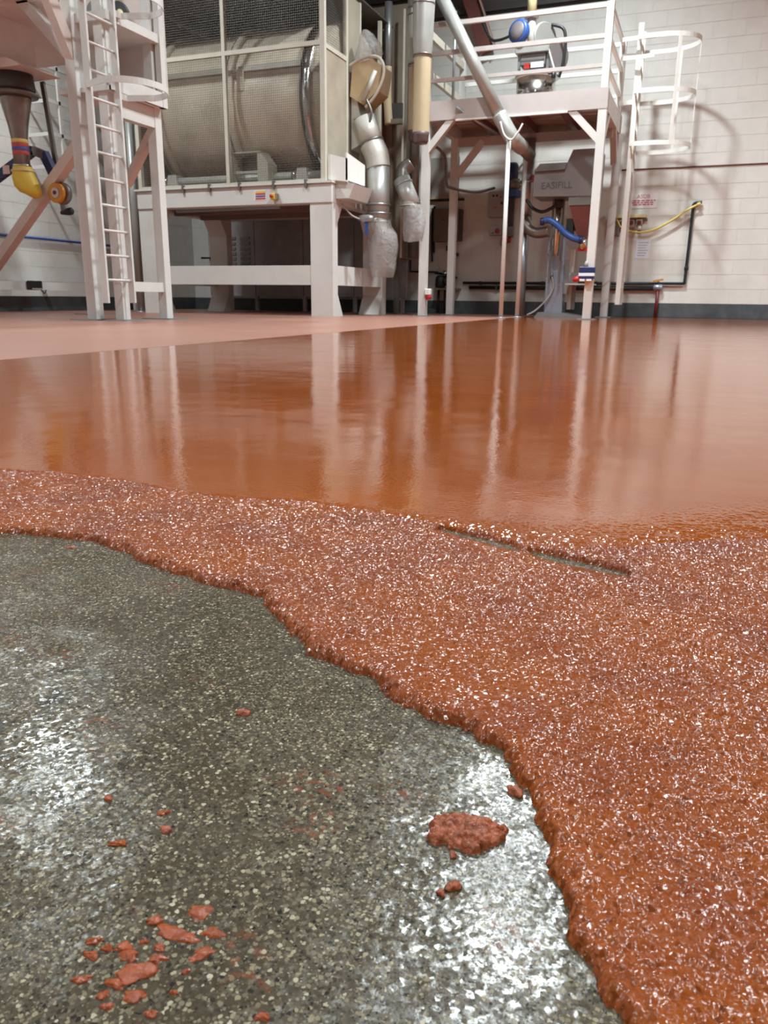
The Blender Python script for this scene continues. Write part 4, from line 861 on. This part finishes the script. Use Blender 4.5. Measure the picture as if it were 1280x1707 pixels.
box('foot', 'steel_dark', Mo, -5.88, 6.84, 2.841, -5.68, 7.16, 2.87)
# ladder with cage
L = thing('caged_ladder', 'white caged ladder hanging on the left tower with its feet off the floor', 'ladder', (-5.48, 6.5, .18))
LXX, LYA, LYB = -5.48, 6.29, 6.685
for y in (LYA, LYB): box('stringer', 'white_steel', L, LXX - .035, y - .012, .18, LXX + .035, y + .012, 3.6)
z = .40
while z < 3.5: tube('rung', 'white_steel', L, [(LXX, LYA, z), (LXX, LYB, z)], .013, 8); z += .232
hx, hw, yc = .60, .36, (LYA + LYB) / 2 + .05
pts0 = [(LXX, yc - hw * .75)] + [(LXX + hx * .45 + hx * .55 * math.cos(a), yc + hw * math.sin(a)) for a in np.linspace(-math.pi / 2, math.pi / 2, 25)] + [(LXX, yc + hw * .75)]
for z in (2.12, 2.83):
    m_ = MB()
    for (xa, ya), (xb, yb) in zip(pts0[:-1], pts0[1:]): m_.beam((xa, ya, z), (xb, yb, z), .008, .055)
    m_.beam((LXX, yc - hw * .75, z), (LXX, LYA, z), .02, .055); m_.beam((LXX, yc + hw * .75, z), (LXX, LYB, z), .02, .055)
    m_.build('hoop', 'white_steel', L)
for a in (.75, 0): 
    x, y = LXX + hx * .45 + hx * .55 * math.cos(a), yc + hw * math.sin(a)
    if a: beam('strap', 'white_bright', L, (x, y, 2.09), (x, y, 3.4), .045, .008, (math.cos(a), math.sin(a), 0))
for z in (.40, 1.6): beam('stand_off', 'white_steel', L, (LXX, LYB, z), (MX_ + .05, MY_, z), .03, .04)
# discharge spout
SP = thing('discharge_spout', 'dark steel conical spout with striped label under the bounce-tinted deck', 'spout', (-7.1, 7.0, 1.55))
sx_, sy_ = -7.1, 7.0
lathe('cone', 'funnel_steel', SP, (sx_, sy_, 1.60), (0, 0, 1), [(.085, 0), (.085, .28), (.105, .42), (.16, .66), (.165, .70)], 28)
lathe('flange', 'steel_dark', SP, (sx_, sy_, 2.29), (0, 0, 1), [(.17, 0), (.235, .004), (.24, .03), (.20, .05)], 28)
lathe('rubber_sleeve', 'dark_grey', SP, (sx_, sy_, 2.34), (0, 0, 1), [(.20, 0), (.215, .03), (.20, .18)], 28)
MB().prism([(-7.50, 2.51), (-6.72, 2.51), (-6.92, 2.60), (-7.50, 2.60)], 'xz', 6.75, 7.3).build('hood_plate', 'bounce_pink', SP)
box('hood_box', 'bounce_pink', SP, -7.50, 6.75, 2.60, -7.0, 7.25, 3.0)
for k, c_ in enumerate(('label_red', 'label_blue', 'label_red', 'label_yellow')):
    lathe('label_band', c_, SP, (sx_, sy_, 1.72 + k * .04), (0, 0, 1), [(.0862, 0), (.0866, .001), (.0866, .034), (.0862, .035)], 28)
lathe('clip', 'steel', SP, (sx_, sy_, 1.60), (0, 0, 1), [(.086, 0), (.095, .003), (.095, .018), (.086, .02)], 24)
m_ = MB(); rg = [(0, 0, 1.60, .10, .10), (.0, 0, 1.55, .11, .11), (.02, 0, 1.47, .14, .13), (.05, 0, 1.38, .15, .13), (.08, 0, 1.32, .12, .10), (.09, 0, 1.30, .05, .05)]; n = 20
vs = [(sx_ + cx + rx * (1 + .05 * math.sin(4 * 2 * math.pi * j / n + i)) * math.cos(2 * math.pi * j / n), sy_ + ry * math.sin(2 * math.pi * j / n), z_ - .03 * math.cos(2 * math.pi * j / n) * (i > 1)) for i, (cx, cy, z_, rx, ry) in enumerate(rg) for j in range(n)]
m_.add(vs, [(i * n + j, i * n + (j + 1) % n, (i + 1) * n + (j + 1) % n, (i + 1) * n + j) for i in range(len(rg) - 1) for j in range(n)] + [tuple((len(rg) - 1) * n + j for j in range(n))], True)
sk = thing('yellow_sack', 'yellow cloth sleeve tied round the end of the dark spout', 'sleeve', (sx_, sy_, 1.3)); m_.build('cloth', 'yellow', sk)
lathe('fold_ring', 'pale_yellow', sk, (sx_, sy_, 1.545), (0, 0, 1), [(.108, 0), (.122, .004), (.122, .02), (.108, .024)], 20)
AR = thing('bag_clamp_arm', 'dark folded clamp arm with an orange wheel beside the yellow sleeve', 'clamp arm', (-7.0, 7.2, 1.2))
beam('arm', 'blue_dark', AR, (-7.75, 7.2, 1.52), (-7.12, 7.2, 1.80), .06, .10); beam('arm', 'steel_dark', AR, (-7.12, 7.2, 1.80), (-6.95, 7.2, 1.74), .06, .09)
beam('arm', 'blue_dark', AR, (-6.97, 7.2, 1.76), (-6.78, 7.18, 1.42), .06, .10); box('arm_label', 'bounce_pink', AR, -7.56, 7.16, 1.57, -7.46, 7.168, 1.66)
for c_, r_, y0, y1 in (('steel_dark', .115, 7.13, 7.19), ('orange', .105, 7.075, 7.13), ('duct_white', .055, 7.065, 7.075), ('dark_red', .022, 7.055, 7.066)):
    lathe('wheel' if r_ > .1 else 'hub', c_, AR, (-6.745 + (.02 if r_ > .11 else 0), y1, 1.335), (0, -1, 0), [(r_ * .9, 0), (r_, .005), (r_, y1 - y0 - .005), (r_ * .9, y1 - y0)], 28)
beam('hanger_bar', 'steel_dark', AR, (-6.99, 7.3, 2.5), (-6.86, 7.3, 1.16), .05, .03)
lathe('hook_bolt', 'black', AR, (-6.88, 7.28, 1.15), (1, 0, .1), [(.02, 0), (.025, .03), (.04, .1), (.04, .15), (.02, .17)], 10)
# behind the tower
WL = thing('wall_ladder', 'white caged ladder fixed to the side wall behind the tower post', 'ladder', (-9.4, 10.1, 2.0))
for y in (10.02, 10.5): box('strap', 'white_steel', WL, -9.33, y - .02, 2.05, -9.30, y + .02, 3.55)
for z in (3.48, 3.02, 2.57, 2.12): 
    m_ = MB(); m_.beam((-9.31, 9.78, z), (-9.31, 10.75, z), .02, .05); m_.beam((-9.31, 9.80, z), (-9.745, 9.80, z), .02, .05); m_.beam((-9.31, 10.73, z), (-9.745, 10.73, z), .02, .05); m_.build('hoop', 'white_steel', WL)
o = thing('blue_wall_pipe', 'thin blue pipe along the side wall behind the diagonal brace', 'pipe', (-9.7, 10, 1.09)); tube('run', 'blue', o, [(-9.715, 8.2, 1.10), (-9.715, 11.5, 1.085)], .018, 8)
o = thing('kerb_rail', 'low white steel rail along the side wall at the left edge', 'rail', (-9.4, 9.6, .3)); beam('rail', 'white_steel', o, (-9.45, 7.9, .375), (-9.45, 12.3, .375), .05, .12)
for y in (8.1, 9.75, 11.6): box('bracket', 'white_steel', o, -9.74, y - .03, .33, -9.47, y + .03, .40); 
for y in (8.1, 11.6): box('foot', 'white_steel', o, -9.475, y - .04, 0, -9.425, y + .04, .33)
o = thing('black_floodlight', 'small black floodlight box clamped to the low white rail', 'floodlight', (-9.38, 9.24, .3)); box('case', 'black', o, -9.42, 9.12, .33, -9.34, 9.36, .45, bevel=.01); box('lens', 'grey_box', o, -9.338, 9.14, .325, -9.33, 9.34, .345); tube('lead', 'black', o, cat_rom([(-9.38, 9.34, .34), (-9.38, 9.42, .27), (-9.38, 9.46, .32)]), .008, 6)
o = thing('grey_downpipe', 'grey vertical pipe standing between the tower and the mixer table', 'pipe', (-8.3, 10.2, 0)); tube('shaft', 'duct_grey', o, [(-8.32, 10.35, 0), (-8.32, 10.35, 3.2)], .06, 12); lathe('foot', 'galv', o, (-8.32, 10.35, 0), (0, 0, 1), [(.11, 0), (.11, .015), (.06, .02)], 14)
# ================================================================== spilt mortar in the foreground
def lump(name, cx, cy, rx, ry, h, seed, mat, rot=0.0, sub=3, par=None, rough=.35, cell=.5, base=SLAB - .0006):
    import bmesh
    bm = bmesh.new(); bmesh.ops.create_icosphere(bm, subdivisions=sub, radius=1)
    rs = random.Random(seed); ph = [rs.uniform(0, 6.28) for _ in range(6)]
    from mathutils import noise as mn
    off = Vector((rs.uniform(0, 50), rs.uniform(0, 50), rs.uniform(0, 50)))
    cr, sr = math.cos(rot), math.sin(rot)
    for v_ in bm.verts:
        c = v_.co.copy(); a = math.atan2(c.y, c.x)
        k = 1 + .16 * math.sin(2 * a + ph[0]) + .12 * math.sin(3 * a + ph[1]) + .08 * math.sin(5 * a + ph[2])
        nz = mn.noise(c * 1.7 + off) * rough + mn.noise(c * 4.3 + off) * rough * .5
        if cell < .5:
            dd = mn.voronoi(Vector((c.x * rx, c.y * ry, c.z * h)) / cell + off)[0][0]; nz += (.5 - dd) * .55
        c = c * (1 + nz) 
        x_, y_ = c.x * rx * k, c.y * ry * k
        v_.co = Vector((x_ * cr - y_ * sr, x_ * sr + y_ * cr, c.z * h if c.z > 0 else c.z * h * .3))
    me = bpy.data.meshes.new(name); bm.to_mesh(me); bm.free(); me.polygons.foreach_set('use_smooth', [True] * len(me.polygons)); me.materials.append(M[mat])
    o = bpy.data.objects.new(name, me); COL.objects.link(o); o.location = (cx, cy, base)
    if par is not None: o.parent = par; o.location = Vector((cx, cy, base)) - ORG[par]
    ORG[o] = Vector((cx, cy, base)); return o
CL = thing('mortar_clump', 'crumbly orange clump of mortar on the bare concrete near the screed edge', 'mortar clump', (-.083, .329, SLAB))
gxs = np.linspace(-.030, .030, 130); gys = np.linspace(-.024, .024, 104); qx, qy = np.meshgrid(gxs, gys, indexing='ij')
ca, sa = math.cos(-.25), math.sin(-.25); ex, ey = (qx * ca - qy * sa) / .0205, (qx * sa + qy * ca) / .0140
rr_ = np.sqrt(ex * ex + ey * ey) + (vnoise(qx + 1, qy + 1, 150, 81) - .5) * .35 + (vnoise(qx + 1, qy + 1, 420, 82) - .5) * .25
dome = np.clip(1 - rr_ ** 2, 0, None) ** .6
qz = SLAB + dome * .0042 + (grains(qx + 1, qy + 1, .0026, 83, .9) * .0017 + grains(qx + 1, qy + 1, .0044, 84, .5) * .0022 - .0008) * np.clip(dome * 2.5, 0, 1)
qz = np.where(rr_ > 1, SLAB - .003, qz)
kp = (rr_[:-1, :-1] < 1.15) | (rr_[1:, 1:] < 1.15)
mo = grid_mesh('mass', gxs - .083 - CL.location.x, gys + .3285 - CL.location.y, qz - CL.location.z, kp, 'mortar_crumb'); mo.parent = CL; ORG[mo] = ORG[CL]
rs = random.Random(12)
for k in range(26):
    a = rs.uniform(0, 6.28); q = rs.uniform(.1, 1.0) ** .5
    r_ = rs.uniform(.0013, .0028)
    lump('lump', -.083 + math.cos(a) * q * .0165, .3285 + math.sin(a) * q * .0115, r_, r_ * rs.uniform(.7, 1.1), r_ * .8, 100 + k, 'mortar_crumb', a, 2, CL, .4, base=SLAB + .0032 * (1 - q * .8))
CR = [(-.270, .279, .0028, 'orange mortar crumb right of the bright glare on the concrete'), (-.078, .289, .0036, 'pinkish mortar crumb below the large clump'), (-.067, .371, .0048, 'mortar crumb touching the foot of the screed edge'),
      (-.250, .384, .0045, 'flat orange mortar crumb alone in the middle of the bare concrete'), (-.602, .605, .0045, 'dark mortar crumb close to the screed edge at far left'), (-.0845, .3095, .0022, 'round mortar crumb just below the large clump'),
      (-.082, .283, .0022, 'small dark crumb beside the pinkish crumb'), (-.225, .27, .0034, 'orange crumb pair above the splatter cluster')]
for k, (x, y, r_, lb) in enumerate(CR): tag(lump('mortar_crumb', x, y, r_, r_ * .8, r_ * .7, 300 + k, 'mortar_crumb', k, 3, None, .35), lb, 'mortar crumb', 'mortar crumbs on the bare concrete')
SPL = [(-.1771, .2304, .0067), (-.1926, .2191, .004), (-.1826, .2168, .006), (-.1737, .2164, .0051), (-.1652, .223, .0048), (-.2093, .2006, .0031), (-.2018, .1997, .0027), (-.2052, .1943, .0033), (-.1953, .203, .0039), (-.1908, .2003, .0042), (-.1815, .2081, .003), (-.179, .2032, .0035), (-.1633, .2123, .005),
       (-.1828, .1941, .0079), (-.1866, .187, .0038), (-.2003, .1838, .0033), (-.1876, .181, .0029), (-.1759, .1853, .0046), (-.1825, .1777, .0026), (-.165, .1816, .0028), (-.1642, .2024, .0017), (-.1627, .1925, .0017), (-.1895, .2081, .0021)]
for k, (x, y, r_) in enumerate(SPL):
    tag(lump('mortar_splatter', x, y, r_, r_ * .62, .0013 + r_ * .12, 500 + k, 'mortar_wet', .38 + .3 * math.sin(k * 1.7), 4, None, .3), {0: 'topmost wet orange splatter of the cluster at the lower left', 13: 'largest wet orange splatter in the middle of the lower left cluster'}.get(k, 'smaller wet orange mortar splatter in the cluster at the lower left of the concrete'), 'splatter', 'mortar splatters at the lower left')
tag(lump('mortar_splatter', -.241, .2529, .0036, .0022, .0016, 601, 'mortar_wet', .4, 4), 'lone wet orange splatter left of the concrete centre above the cluster', 'splatter')
tag(lump('mortar_splatter', -.2349, .2806, .0030, .0020, .0014, 602, 'mortar_wet', .9, 4), 'thin upright orange splatter in the middle of the bare concrete', 'splatter')
tag(lump('mortar_splatter', -.1252, .1966, .0026, .0020, .0016, 603, 'mortar_wet', .2, 4), 'single wet splatter at the bottom edge right of the cluster', 'splatter')
